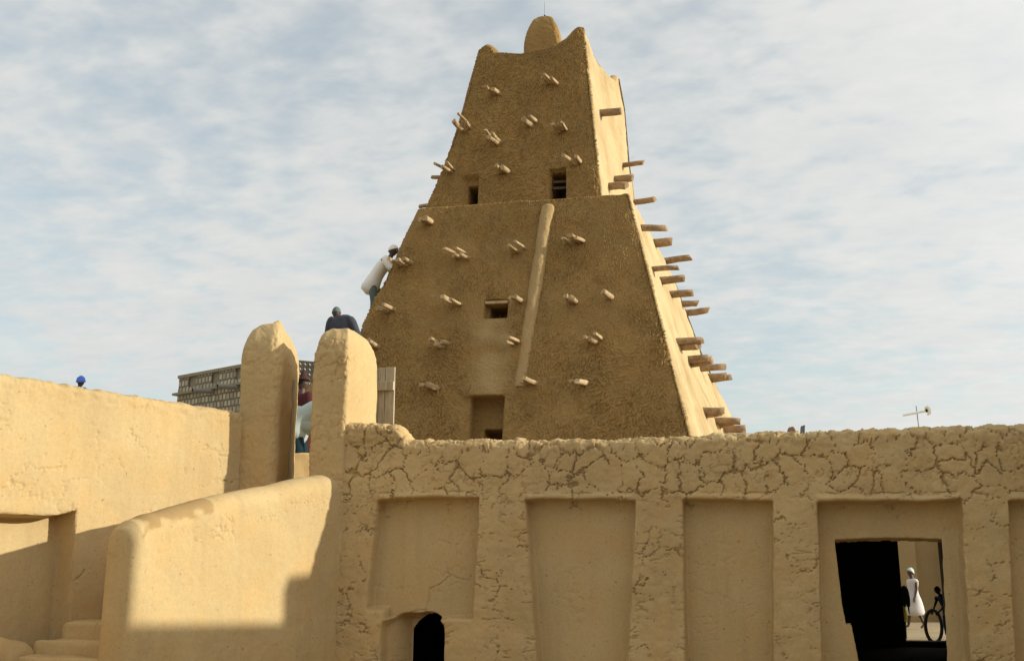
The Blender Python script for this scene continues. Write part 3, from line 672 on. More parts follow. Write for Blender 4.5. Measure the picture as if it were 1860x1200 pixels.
rs = slice(nf, nf + segs[1]); d[rs] += (.004 * fbm(YY[rs] * 9, Z[rs] * 9, 3, 104) - .10 * np.clip(noise(YY[rs] * 3.6 + .4 * noise(YY[rs], Z[rs], 9), Z[rs] * .55, 105) - .03, 0, 1) * sst(7.2, 5.4, Z[rs]) - .02 * np.clip(noise(YY[rs] * 7, Z[rs] * 1.1, 107), 0, 1))
P = disp_pos(P, d * np.concatenate([np.ones(nz_), np.full(len(cap), .5)])[None, :], True)
# niches cut into the front
def rect(x0, x1, z0, z1, X, Zv, e=.016, el=None, slope=0.0): return sst(-(el or e), el or e, X - x0 - slope * (Zv - z1)) * sst(-e, e, x1 + .03 * (z1 - Zv) * 0 - X - slope * .5 * (z1 - Zv) * 0) * sst(-e, e, z1 + .01 * noise(X * 4, Zv * 4, 3) - Zv) * sst(-e, e, Zv - z0)
n1 = rect(-4.14, -3.56, 2.0, 4.60, XX, Z) * (np.interp(XX, [-4.2, -3.56], [1, 1])); spl = sst(-4.34, -4.10, XX) * sst(-3.5, -3.56, XX) * sst(4.62, 4.56, Z)
n1d = (.12 * spl + .30 * n1) + .9 * rect(-3.93, -3.57, 2.0, 4.02, XX, Z)
n2 = rect(-3.96, -3.58, 6.13, 6.46, XX, Z) ; n2d = .16 * rect(-4.0, -3.58, 6.12, 6.50, XX, Z, .02) + .6 * rect(-3.93, -3.60, 6.13, 6.40, XX, Z)
n2d += .06 * sst(6.72, 6.5, Z) * sst(-4.06, -3.96, XX) * sst(-3.5, -3.6, XX) * sst(6.10, 6.14, Z) * 1.0
msk = ff & (Z <= ZL1 - .05)
dd = np.maximum(n1d * (Z < 5), n2d * (Z > 5)) * msk
Pn = P.copy(); Pn[..., 1] += dd
allf = np.ones((len(fid), P.shape[1] - 1), bool); nq1 = ((n1d[:, :-1] > .25) & (Z[:, :-1] < 5) & ff[:, :-1]); nq2 = ((n2d[:, :-1] > .12) & (Z[:, :-1] > 5) & ff[:, :-1])
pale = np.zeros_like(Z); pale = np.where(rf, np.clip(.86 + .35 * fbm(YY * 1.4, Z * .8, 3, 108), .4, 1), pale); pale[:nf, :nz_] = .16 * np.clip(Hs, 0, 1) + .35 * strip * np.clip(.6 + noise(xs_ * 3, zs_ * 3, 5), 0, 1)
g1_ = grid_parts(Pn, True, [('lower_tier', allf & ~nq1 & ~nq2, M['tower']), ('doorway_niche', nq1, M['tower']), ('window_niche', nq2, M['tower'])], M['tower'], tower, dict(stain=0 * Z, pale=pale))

# upper tier with horned corners
segs2 = [int(3.6 / du), 120, 50, 60]
def topline(f, t):
    if f == 0:
        x = lerp(-4.55, -2.13, t); return np.interp(x, [-4.55, -4.47, -4.38, -4.26, -4.14, -3.54, -2.83, -2.54, -2.38, -2.27, -2.19, -2.13], [12.48, 12.57, 12.60, 12.50, 12.36, 12.28, 12.38, 12.52, 12.70, 12.80, 12.82, 12.76])
    if f == 1: return np.interp(t, [0, .04, .12, .22, .40, .62, .82, .92, .97, 1], [12.76, 12.66, 12.42, 12.30, 12.22, 12.16, 12.18, 12.42, 12.46, 12.40])
    if f == 2: return np.interp(t, [0, .06, .2, .8, .94, 1], [12.40, 12.40, 12.15, 12.15, 12.5, 12.5])
    return np.interp(t, [0, .05, .2, .8, .93, 1], [12.5, 12.5, 12.2, 12.2, 12.4, 12.48])
ZU0 = 8.4; nz2 = int(4.0 / du)
tl = []
def zrow2(fid, tt):
    top_ = np.array([topline(f, t) for f, t in zip(fid, tt)]); kk = np.ones(5) / 5; top_ = np.convolve(np.concatenate([top_[-2:], top_, top_[:2]]), kk, 'valid')
    fr_ = np.linspace(0, 1, nz2)[None, :]; z = ZU0 + fr_ * (top_[:, None] - ZU0)
    global TOPS; TOPS = top_
    ex = [top_ + .02, top_ + .025, top_ + .01, top_ - .05, np.full_like(top_, 12.02), np.full_like(top_, 12.0)]
    return np.concatenate([z, np.stack(ex, 1)], 1)
P, fid, tt, Z = loft(tier_corners2, zrow2, None, segs2, .16)
cen = np.array([-3.25, 20.4])
for j, c in enumerate([.03, .08, .15, .22, .30, 1.0]):
    v = cen - P[:, nz2 + j, :2]; P[:, nz2 + j, :2] += v / np.hypot(*v.T)[:, None] * c
XX, YY = P[..., 0], P[..., 1]; nf = segs2[0]
HsA = Hs; Hs = strokes(nf, nz2, du, du, 15000, lambda u, v: 1.6 + 2.3 * noise(u * .5, v * .5, 13), .062, .0145, 15)
d = .03 * fbm((XX + YY) * .8, Z * .8, 4, 111) + .009 * fbm((XX + 1.3 * YY) * 4, Z * 4, 4, 112)
d[:nf, :nz2] += .026 * Hs + .006 * fbm(XX[:nf, :nz2] * 22, Z[:nf, :nz2] * 22, 2, 143)
rs = slice(nf, nf + segs2[1]); d[rs] += .004 * fbm(YY[rs] * 9, Z[rs] * 9, 3, 114) - .03 * np.clip(noise(YY[rs] * 3, Z[rs] * .7, 115), 0, 1) * sst(11.3, 12.2, Z[rs])
P = disp_pos(P, d * np.concatenate([np.ones(nz2), [.8, .6, .4, .2, 0, 0]])[None, :], True)
ff = (fid == 0)[:, None] & np.ones_like(Z, bool)
w1 = rect(-2.90, -2.57, 8.0, 9.36, XX, Z); w2 = rect(-4.64, -4.37, 8.0, 9.30, XX, Z)
dd = (1.2 * rect(-2.86, -2.58, 8.0, 9.30, XX, Z) + .10 * w1) * (XX > -3.4) + (XX < -3.4) * (.14 * sst(-4.78, -4.58, XX) * sst(-4.33, -4.37, XX) * sst(9.40, 9.26, Z) + .8 * rect(-4.56, -4.37, 8.0, 9.14, XX, Z, .02))
dd *= ff; P[..., 1] += dd
q1 = (dd[:, :-1] > .3) & (XX[:, :-1] > -3.4); q2 = (dd[:, :-1] > .3) & (XX[:, :-1] < -3.4)
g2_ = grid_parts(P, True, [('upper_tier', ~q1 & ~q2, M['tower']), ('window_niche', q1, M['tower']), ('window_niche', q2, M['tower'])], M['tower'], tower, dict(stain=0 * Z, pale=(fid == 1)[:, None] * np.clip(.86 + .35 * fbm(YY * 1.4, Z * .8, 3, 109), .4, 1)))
boxes('window_bar', [(-2.87, -2.57, 18.98, 19.03, 9.12, 9.17)], M['darkwood'], g2_['window_niche'][0]); boxes('window_bar', [(-2.87, -2.57, 18.96, 19.01, 8.98, 9.03)], M['darkwood'], g2_['window_niche'][0])
pygeo('window_lintel', *boxv(-4.0, -3.57, 17.95, 18.1, 6.42, 6.47), M['log'], g1_['window_niche'][0])

# spire and rod
def lathe(name, c, prof, mat, parent, n=40, seed=0, amp=.02, sx_=1, sy_=1, **k):
    t = np.linspace(0, 2 * np.pi, n, endpoint=False); P = np.zeros((n, len(prof), 3)); r = np.array([p[0] for p in prof]); z = np.array([p[1] for p in prof])
    rr = np.repeat(r[None, :], n, 0); rr = rr * (1 + amp / .3 * noise(np.cos(t)[:, None] * 2 + 5 + 0 * rr, np.sin(t)[:, None] * 2 + z[None, :] * 2, seed))
    P[..., 0] = c[0] + rr * np.cos(t)[:, None] * sx_; P[..., 1] = c[1] + rr * np.sin(t)[:, None] * sy_; P[..., 2] = z
    zz0 = np.zeros(P.shape[:2]); return make(name, P.reshape(-1, 3), gquads(n, len(prof), True), mat, parent, attrs=dict(stain=zz0, pale=zz0), **k)
sp_ = mound('spire', -3.64, -2.78, 19.88, 20.72, 11.9, 12.42, 13.58, M['tower'], tower, batter=.01, rc=.14, fine=.022, seed=33, crack=.3, top=.86, lump=.014)
def rodm(name, a, b, r, mat, parent=None, n=8, r2=None, **k):
    a, b = Vector(a), Vector(b); dz = (b - a).normalized(); x = dz.orthogonal().normalized(); y = dz.cross(x); vs, fs = [], []
    for p, rr in ((a, r), (b, r if r2 is None else r2)):
        for i in range(n): t = 2 * math.pi * i / n; vs.append(p + (x * math.cos(t) + y * math.sin(t)) * rr)
    fs = [(i, (i + 1) % n, n + (i + 1) % n, n + i) for i in range(n)] + [tuple(range(n))[::-1], tuple(range(n, 2 * n))]
    return pygeo(name, vs, fs, mat, parent, smooth=False, **k)
rodm('lightning_rod', (-3.2, 20.3, 13.5), (-3.2, 20.3, 13.98), .010, M['metal'], tower, r2=.006); rodm('rod_socket', (-3.2, 20.3, 13.5), (-3.2, 20.3, 13.64), .022, M['darkwood'], tower)

# raised rib down the front
def rib():
    a = Vector((-2.87, 18.50 - .02, 8.50)); b = Vector((-3.27, 17.50, 4.75)); n, m = 200, 26; P = np.zeros((m, n, 3)); d = (b - a); ax = d.normalized()
    s = Vector((1, 0, 0)); s = (s - ax * s.dot(ax)).normalized(); nn = s.cross(ax).normalized()
    if nn.y > 0: nn = -nn
    for j in range(n):
        t = j / (n - 1); e = 1 - max(0, 1 - t / .03)**2; c = a + d * t; w = (.135 - .02 * t) * math.sqrt(max(e, 0)); h = (.17 - .08 * t) * math.sqrt(max(e, 0))
        for i in range(m):
            th = math.pi * i / (m - 1); P[i, j] = c + s * (math.cos(th) * w) + nn * (math.sin(th)**.8 * h - .05)
    u = np.arange(m)[:, None] * .02 + 0 * P[..., 2]; dd = .012 * fbm(u * 5, P[..., 2] * 3, 3, 7) + .004 * fbm(u * 18, P[..., 2] * 14, 3, 8)
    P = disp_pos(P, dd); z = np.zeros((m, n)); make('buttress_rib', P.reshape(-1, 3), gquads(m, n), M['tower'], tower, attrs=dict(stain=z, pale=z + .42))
rib()

# beams
def log(root, dirv, Ln, r, seed, parent=tower, name='beam', mat=None):
    rr = random.Random(seed); dirv = Vector(dirv).normalized(); x = dirv.orthogonal().normalized(); y = dirv.cross(x); n = 10; rows = 6; vs = []
    bend = (x * rr.uniform(-1, 1) + y * rr.uniform(-1, 1)) * .03; shp = [rr.uniform(.66, 1.25) for _ in range(n)]; tip = rr.uniform(-.5, .5)
    for j in range(rows):
        t = j / (rows - 1); c = Vector(root) + dirv * (t * (Ln + .3) - .3) + bend * math.sin(t * 3)
        for i in range(n):
            th = 2 * math.pi * i / n; q = r * shp[i] * (1 - .12 * t) * rr.uniform(.94, 1.06); sl = dirv * (tip * r * math.cos(th + seed)) if j == rows - 1 else Vector((0, 0, 0))
            vs.append(c + (x * math.cos(th) + y * math.sin(th)) * q + sl)
    fs = [(j * n + i, j * n + (i + 1) % n, (j + 1) * n + (i + 1) % n, (j + 1) * n + i) for j in range(rows - 1) for i in range(n)] + [tuple(range((rows - 1) * n, rows * n))]
    o = pygeo(name, vs, fs, mat or M['log'], parent, smooth=True)
    me = o.data; me.polygons[len(me.polygons) - 1].use_smooth = False
    return o
def front_hit(px, py, tier):
    y0, z0, k = (17, 3, .27) if tier == 1 else (18.70, 8.7, .2)
    d = at(px, py, 10) - EYE; t = (y0 + k * (EYE.z - z0) - EYE.y) / (d.y - k * d.z); return EYE + d * t
fb = [(891, 163, 2, 2), (996, 145, 2, 3), (843, 222, 2, 3), (962, 217, 2, 2), (1014, 227, 2, 3), (896, 250, 2, 3), (811, 302, 2, 3), (911, 300, 2, 2), (1042, 290, 2, 2),
      (770, 402, 1, 2), (835, 459, 1, 4), (937, 446, 1, 3), (1040, 436, 1, 4), (728, 476, 1, 3), (706, 557, 1, 2), (824, 548, 1, 2), (935, 544, 1, 2), (1033, 537, 1, 2), (1100, 535, 1, 2),
      (797, 617, 1, 3), (929, 615, 1, 2), (1073, 611, 1, 3), (680, 624, 1, 1), (780, 700, 1, 2), (960, 690, 1, 2), (1052, 692, 1, 2), (945, 795, 1, 1), (1015, 797, 1, 1), (1105, 797, 1, 1)]
cnt = 0
for i, (px, py, tr, n) in enumerate(fb):
    r0 = random.Random(i * 7 + 1); h = front_hit(px + 8, py + 6 if tr == 1 else py + 9, tr)
    for k in range(n):
        rad_ = r0.uniform(.030, .058) * (1.15 if n <= 2 else .92); off = (k - (n - 1) / 2) * .092
        log(h + Vector((off, 0, r0.uniform(-.05, .05))), (r0.uniform(-.36, -.10), -1, r0.uniform(-.10, .08)), r0.uniform(.26, .52) * (1.05 if tr == 2 else .95), rad_, i * 10 + k); cnt += 1
def side_hit(px, py):
    lo, hi = 17.0, 23.4; g = lambda y: None
    def f(y):
        p = at(px, py, y); cf = tier_corners1 if p.z < 8.6 else tier_corners2; fl, fr, rr_, rl = cf(p.z)
        t = (y - fr[1]) / (rr_[1] - fr[1]); return p.x - (fr[0] + (rr_[0] - fr[0]) * t), t
    best = None
    for y in np.linspace(17, 23.4, 400):
        v, t = f(y)
        if 0 <= t <= 1 and (best is None or abs(v) < best[0]): best = (abs(v), y)
    return at(px, py, best[1])
sb = [(1090, 207, 1), (1131, 300, 1), (1117, 326, 1), (1107, 342, 1), (1152, 366, 1), (1166, 417, 1), (1189, 441, 1), (1219, 475, 1), (1187, 489, 1), (1201, 509, 1), (1219, 535, 1), (1239, 554, 1),
      (1253, 568, 1), (1232, 622, 2), (1251, 652, 2), (1274, 670, 1), (1289, 684, 2), (1279, 745, 2), (1301, 764, 2), (1315, 779, 2)]
for i, (px, py, n) in enumerate(sb):
    h = side_hit(px, py); r0 = random.Random(i * 3 + 500)
    for k in range(n):
        rad_ = r0.uniform(.066, .088); log(h + Vector((0, k * .12, -k * .05 + r0.uniform(-.02, .02))), (1, r0.uniform(-.25, .1), r0.uniform(-.06, .10)), r0.uniform(.34, .48), rad_, 900 + i * 10 + k, mat=M['shadelog']); cnt += 1
for (px, py) in ((795, 322), (772, 376)):              # on the hidden left face, ends showing
    p = at(px, py, 19.4); log(p, (-1, -.1, .05), .12, .05, px); cnt += 1
print('beams', cnt)

# ---------------------------------------------------------------- wooden gate leaf beside the right pillar
g0, g1 = at(680, 668, 13.0), at(717, 674, 13.0)
gate = empty('gate_leaf', (g1.x, 13.0, 2.7), label='weathered plank gate leaf standing open beside the right pillar', cat='gate')
xa, xb, zt_ = g0.x - .30, g1.x, g0.z
for i, (a, b, dz) in enumerate(((xa, xa + .2, 0), (xa + .21, xa + .36, -.01), (xa + .37, xb - .135, .0), (xb - .13, xb, .004))):
    boxes('plank', [(a, b, 13.0, 13.035, 2.71, zt_ + dz - (.04 if i in (0, 1, 2) and False else 0))], M['door'], gate, bevel=.004)
boxes('cross_rail', [(xa, xb - .0, 12.955, 12.997, zt_ - .32, zt_ - .20)], M['door'], gate, bevel=.006); boxes('cross_rail', [(xa, xb - .25, 12.955, 12.997, zt_ - .50, zt_ - .43)], M['door'], gate, bevel=.006)
gp = empty('pillar_lit_edge', (-4.98, 12.3, 2), label='thin pale rod added for the lit edge of the left gate pillar', cat='edge_rod')
p_ = at(534, 700, 12.25); rodm('edge_rod', (p_.x - .01, 12.25, 1.6), (p_.x + .0, 12.25, 4.0), .022, M['door'], gp, n=6)  # pale rod added to stand for the lit strip on the pillar
rodm('edge_peg', (p_.x - .01, 12.25, 3.4), (p_.x - .06, 12.25, 3.4), .012, M['darkwood'], gp, n=6)

# ---------------------------------------------------------------- stone house behind with lattice parapet
def house():
    c0 = at(500, 650, 27.0); far = at(325, 682, 27.0)
    # heading of the left wing: away from the camera to the left
    hd = Vector((-math.cos(rad(26)), math.sin(rad(26)), 0))
    d = at(325, 682, 10) - EYE; den = hd.x * d.y - hd.y * d.x; s = ((EYE.x - c0.x) * d.y - (EYE.y - c0.y) * d.x) / den; Lw = s
    pf = Vector((c0.x, c0.y, 0)) + hd * Lw; ztop = at(325, 682, pf.y).z
    print('house', c0, Lw, ztop, at(430, 662, (Vector((c0.x, c0.y, 0)) + hd * Lw * .4).y).z)
    root = empty('stone_house', (c0.x, c0.y, 0), label='grey stone block house with lattice parapet and drain pipes behind the left wall', cat='house')
    root.rotation_euler = (0, 0, 0)
    ang = math.atan2(-hd.y, -hd.x)                      # local +x runs from far end to the near corner
    def obj(name, bl, mat, **k):
        o = boxes(name, bl, mat, None); o.parent = root; o.rotation_euler = (0, 0, ang); return setprops(o, **k)
    # local frame: origin near corner, x negative to the left, y positive = back
    ph = .44; zb = ztop - ph
    obj('wall', [(-Lw, 0, 0, 6, 0, zb - .20)], M['stone']); 
    obj('cornice', [(-Lw - .12, .12, -.12, 6.1, zb - .197, zb - .13)], M['concrete']); obj('upper_course', [(-Lw, 0, .003, 6, zb - .127, zb + .0)], M['stone'])
    np_ = 4
    for i in range(np_ + 1):
        x = -Lw + i * Lw / np_; obj('parapet_pier', [(x - (0 if i == 0 else .28), x + (.5 if i < np_ else .0), .02, .3, zb + .003, ztop - .1)], M['stone'])
    obj('coping', [(-Lw - .03, .05, -.02, .34, ztop - .097, ztop)], M['concrete'])
    for i in range(np_):
        xA = -Lw + i * Lw / np_ + .503; xB = -Lw + (i + 1) * Lw / np_ - .283; bl = []; n = max(3, int((xB - xA) / .27)); cw = (xB - xA) / n; rows = 3; rh = (ztop - .1 - zb - .003) / rows
        vs, fs = [], []
        def bar(ax_, az, bx, bz, w=.035, y0=.08, y1=.2):
            dx_, dz_ = bx - ax_, bz - az; l_ = math.hypot(dx_, dz_); nx, nz = -dz_ / l_ * w, dx_ / l_ * w; o = len(vs)
            for yy in (y0, y1): vs.extend([(ax_ - nx, yy, az - nz), (bx - nx, yy, bz - nz), (bx + nx, yy, bz + nz), (ax_ + nx, yy, az + nz)])
            fs.extend([tuple(o + q for q in f) for f in ((0, 1, 2, 3), (7, 6, 5, 4), (0, 4, 5, 1), (1, 5, 6, 2), (2, 6, 7, 3), (3, 7, 4, 0))])
        for a in range(n):
            for b in range(rows):
                x0, z0 = xA + a * cw, zb + .003 + b * rh; bar(x0, z0, x0 + cw, z0 + rh); bar(x0 + cw, z0, x0, z0 + rh, y0=.083, y1=.197)
        for b in range(1, rows): bar(xA, zb + b * rh, xB, zb + b * rh, .02, .09, .19)
        o = pygeo('lattice_panel', vs, fs, M['concrete']); o.parent = root; o.rotation_euler = (0, 0, ang)
    for fx in (-.60, -.34):
        x = fx * Lw; o = rodm('drain_pipe', (x, .1, zb - .24), (x - .2, -.62, zb - .28), .075, M['pipe'], None, n=14); o.parent = root; o.rotation_euler = (0, 0, ang)
        e = rodm('mouth_shade', (x - .2, -.619, zb - .28), (x - .201, -.623, zb - .2802), .058, M['black'], None, n=14); e.parent = o  # black disc stands for the shade inside the pipe
    return root
house()
# second pierced parapet, sunlit, seen through the gate gap
q0 = at(536, 650, 21.0); q1 = at(580, 664, 21.0)
kio = empty('lattice_screen', (q0.x, 21.0, 0), label='sunlit pierced block screen on a cream wall seen through the gate gap', cat='screen')
hh = at(550, 692, 21.0).z; xA, xB = q0.x - .5, q1.x + .5; vs, fs = [], []
skd = Vector((math.sin(rad(52)), math.cos(rad(52)), 0)); base = Vector((q0.x - .25, 20.6, 0)); Lk = 1.3
def kp(s, y, z): n_ = Vector((skd.y, -skd.x, 0)); p = base + skd * s - n_ * y; return (p.x, p.y, z)
def kbar(a, az, b, bz, w, y0, y1):
    dx_, dz_ = b - a, bz - az; l_ = math.hypot(dx_, dz_); nx, nz = -dz_ / l_ * w, dx_ / l_ * w; o = len(vs)
    for yy in (y0, y1): vs.extend([kp(a - nx, yy, az - nz), kp(b - nx, yy, bz - nz), kp(b + nx, yy, bz + nz), kp(a + nx, yy, az + nz)])
    fs.extend([tuple(o + q for q in f) for f in ((0, 1, 2, 3), (7, 6, 5, 4), (0, 4, 5, 1), (1, 5, 6, 2), (2, 6, 7, 3), (3, 7, 4, 0))])
zt3 = at(555, 656, 21.0).z; nx_ = 12; cw = Lk / nx_; rh = (zt3 - hh) / 4
for a in range(nx_):
    for b in range(4): kbar(a * cw, hh + b * rh, (a + 1) * cw, hh + (b + 1) * rh, .016, 0, .08); kbar((a + 1) * cw, hh + b * rh, a * cw, hh + (b + 1) * rh, .016, .003, .077)
for b in range(5): kbar(0, hh + b * rh, Lk, hh + b * rh, .013, .006, .074)
pygeo('lattice', vs, fs, M['concrete'], kio)
vs, fs = [], []; kbar(0, (2.7 + hh - .016) / 2, Lk, (2.7 + hh - .016) / 2, (hh - .016 - 2.7) / 2, -.01, .12); pygeo('screen_wall', vs, fs, M['smooth'], kio)

# ---------------------------------------------------------------- people
def loft_rings(rings, n=18, side=Vector((1, 0, 0))):
    """rings: (centre, half width, half depth); tube across them, closed ends"""
    vs, fs = [], []; R = [(Vector(c), a, b) for c, a, b in rings]
    for i, (c, a, b) in enumerate(R):
        t = (R[min(i + 1, len(R) - 1)][0] - R[max(i - 1, 0)][0]).normalized(); s = (side - t * side.dot(t)).normalized(); f = t.cross(s)
        for k in range(n):
            th = 2 * math.pi * k / n; vs.append(c + s * (math.cos(th) * a) + f * (math.sin(th) * b))
    for i in range(len(R) - 1):
        for k in range(n): fs.append((i * n + k, i * n + (k + 1) % n, (i + 1) * n + (k + 1) % n, (i + 1) * n + k))
    fs.append(tuple(range(n))[::-1]); fs.append(tuple(range((len(R) - 1) * n, len(R) * n)))
    return vs, fs
def garment(name, tubes, mat, parent, side=Vector((1, 0, 0)), n=18, crease=.006, label=None):
    vs, fs = [], []
    for rings in tubes:
        v, f = loft_rings(rings, n, side); o = len(vs); vs += v; fs += [tuple(i + o for i in q) for q in f]
    me = bpy.data.meshes.new(name); me.from_pydata([tuple(v) for v in vs], [], fs); me.update(); me.materials.append(mat)
    me.polygons.foreach_set('use_smooth', [True] * len(me.polygons))
    co = np.zeros(len(vs) * 3); me.vertices.foreach_get('co', co); co = co.reshape(-1, 3); me.vertices.foreach_get('co', co.ravel())
    dd = crease * fbm(co[:, 0] * 14 + co[:, 1] * 9, co[:, 2] * 7, 3, len(name)); nrm_ = np.array([v.normal[:] for v in me.vertices]); co = co + nrm_ * dd[:, None]
    me.vertices.foreach_set('co', co.ravel()); me.update()
    o = bpy.data.objects.new(name, me); link(o, parent); ss = o.modifiers.new('subsurf', 'SUBSURF'); ss.levels = 1; ss.render_levels = 1
    if label: o['label'] = label
    return o
def person(loc, rz, sc, label, J, group=None, headdir=(0, -1, 0), hair=True, cat='person', lean=None):
    """continuous skinned body; J overrides the joints of a standing figure 1.7 m tall, front = -y"""
    D = dict(hip=(0, 0, .92), belly=(0, .0, 1.06), chest=(0, .01, 1.28), neck=(0, .01, 1.46), skull=(0, -.01, 1.58),
             lsh=(-.18, .01, 1.39), lel=(-.23, .02, 1.12), lwr=(-.25, -.05, .88), rsh=(.18, .01, 1.39), rel=(.23, .02, 1.12), rwr=(.25, -.05, .88),
             lhp=(-.09, 0, .88), lkn=(-.10, -.02, .48), lan=(-.10, .01, .09), lto=(-.10, -.14, .03), rhp=(.09, 0, .88), rkn=(.10, -.02, .48), ran=(.10, .01, .09), rto=(.10, -.14, .03))
    D.update(J); D = {k: Vector(v) * sc for k, v in D.items()}
    root = empty('person', loc, label=label, cat=cat, group=group); root.rotation_euler = (0, 0, rz)
    names = ['hip', 'belly', 'chest', 'neck', 'skull', 'lsh', 'lel', 'lwr', 'rsh', 'rel', 'rwr', 'lhp', 'lkn', 'lan', 'lto', 'rhp', 'rkn', 'ran', 'rto']
    rad_ = dict(hip=(.13, .10), belly=(.12, .09), chest=(.14, .10), neck=(.05, .05), skull=(.05, .05), lsh=(.055,) * 2, lel=(.038,) * 2, lwr=(.026,) * 2, rsh=(.055,) * 2, rel=(.038,) * 2, rwr=(.026,) * 2,
                lhp=(.08,) * 2, lkn=(.055,) * 2, lan=(.036,) * 2, lto=(.032,) * 2, rhp=(.08,) * 2, rkn=(.055,) * 2, ran=(.036,) * 2, rto=(.032,) * 2)
    V_ = [D[n] for n in names]; I = {n: i for i, n in enumerate(names)}
    E_ = [('hip', 'belly'), ('belly', 'chest'), ('chest', 'neck'), ('neck', 'skull'), ('chest', 'lsh'), ('lsh', 'lel'), ('lel', 'lwr'), ('chest', 'rsh'), ('rsh', 'rel'), ('rel', 'rwr'),
          ('hip', 'lhp'), ('lhp', 'lkn'), ('lkn', 'lan'), ('lan', 'lto'), ('hip', 'rhp'), ('rhp', 'rkn'), ('rkn', 'ran'), ('ran', 'rto')]
    E_ = [(I[a], I[b]) for a, b in E_]; Rr = [tuple(x * sc for x in rad_[n]) for n in names]
    for sd_ in 'lr':                                     # hands: palm and five fingers
        w, e = D[sd_ + 'wr'], D[sd_ + 'el']; f = (w - e).normalized(); s = f.orthogonal().normalized(); s = Vector((0, -1, 0)) - f * (-f.y); s = s.normalized() if s.length > .1 else f.orthogonal().normalized(); nn = f.cross(s)
        V_.append(w + f * .07 * sc); Rr.append((.030 * sc, .016 * sc)); pi_ = len(V_) - 1; E_.append((I[sd_ + 'wr'], pi_))
        for k, (o, l_) in enumerate(((-.028, .055), (-.010, .075), (.010, .08), (.028, .07))):
            V_.append(w + (f * (.085 + l_ * .5) + s * o) * sc); Rr.append((.010 * sc,) * 2); E_.append((pi_, len(V_) - 1))
            V_.append(w + (f * (.085 + l_) + s * o * 1.1 + nn * .02 * (1 if sd_ == 'l' else -1)) * sc); Rr.append((.008 * sc,) * 2); E_.append((len(V_) - 2, len(V_) - 1))
        V_.append(w + (f * .06 + s * .055) * sc); Rr.append((.010 * sc,) * 2); E_.append((pi_, len(V_) - 1))
    me = bpy.data.meshes.new('body'); me.from_pydata([tuple(v) for v in V_], E_, []); me.update(); me.materials.append(M['skin'])
    b = bpy.data.objects.new('body', me); link(b, root); b.modifiers.new('skin', 'SKIN').use_smooth_shade = True
    sl = me.skin_vertices[0]
    for i, r in enumerate(Rr): sl.data[i].radius = r; sl.data[i].use_root = (i == 0)
    ss = b.modifiers.new('sub', 'SUBSURF'); ss.levels = 1; ss.render_levels = 2
    # head: one shaped surface with face
    hd = Vector(headdir).normalized(); c = D['skull'] + Vector((0, 0, .02)) * sc; sx2 = Vector((0, 0, 1)).cross(-hd).normalized(); up_ = (-hd).cross(sx2).normalized(); up_ = up_ if up_.z > 0 else -up_
    vs, fs = [], []; nu_, nv_ = 24, 18
    for j in range(nv_ + 1):
        ph = math.pi * j / nv_
        for i in range(nu_):
            th = 2 * math.pi * i / nu_; x = math.sin(ph) * math.cos(th); y = math.sin(ph) * math.sin(th); z = math.cos(ph)   # y>0 = face
            w = .074; dp = .092; ht = .115
            jaw = 1 - .22 * max(0, -z - .15); nose = .020 * math.exp(-((x / .16)**2)) * math.exp(-(((z + .12) / .2)**2)) * (y > 0); brow = .006 * math.exp(-(((z - .12) / .12)**2)) * (y > 0)
            eye = -.010 * (math.exp(-(((abs(x) - .36) / .16)**2)) * math.exp(-(((z - .02) / .12)**2))) * (y > 0); mouth = .006 * math.exp(-((x / .3)**2)) * math.exp(-(((z + .5) / .1)**2)) * (y > 0); ear = .014 * math.exp(-(((abs(x) - 1) / .06)**2)) * math.exp(-(((z + .02) / .2)**2))
            vs.append(c + (sx2 * (x * w * jaw + math.copysign(ear, x)) + hd * (y * dp * (1 if y > 0 else 1.05) * jaw + nose + brow + eye + mouth) + up_ * z * ht) * sc)
    for j in range(nv_):
        for i in range(nu_): fs.append((j * nu_ + i, j * nu_ + (i + 1) % nu_, (j + 1) * nu_ + (i + 1) % nu_, (j + 1) * nu_ + i))
    me = bpy.data.meshes.new('head'); me.from_pydata([tuple(v) for v in vs], [], fs); me.update(); me.materials.append(M['skin']); me.polygons.foreach_set('use_smooth', [True] * len(me.polygons))
    head_o = link(bpy.data.objects.new('head', me), root)
    for s in (-1, 1):
        p = c + (sx2 * s * .029 + hd * .083 + up_ * .004) * sc; bl_ball('eye', p, .009 * sc, M['eye'], head_o)
    frame = dict(D=D, c=c, hd=hd, sx=sx2, up=up_, sc=sc)
    if hair: cap_on(root, frame, 'hair', M['black'], .004, .30)
    return root, frame
def bl_ball(name, p, r, mat, parent, sq=(1, 1, 1), n=10, seed=None, label=None):
    vs, fs = [], []
    for j in range(n + 1):
        ph = math.pi * j / n
        for i in range(n * 2): th = math.pi * i / n; vs.append((p[0] + r * sq[0] * math.sin(ph) * math.cos(th), p[1] + r * sq[1] * math.sin(ph) * math.sin(th), p[2] + r * sq[2] * math.cos(ph)))
    m_ = n * 2
    for j in range(n):
        for i in range(m_): fs.append((j * m_ + i, j * m_ + (i + 1) % m_, (j + 1) * m_ + (i + 1) % m_, (j + 1) * m_ + i))
    me = bpy.data.meshes.new(name); me.from_pydata(vs, [], fs); me.update(); me.materials.append(mat); me.polygons.foreach_set('use_smooth', [True] * len(me.polygons)); o = link(bpy.data.objects.new(name, me), parent)
    if label: o['label'] = label
    return o
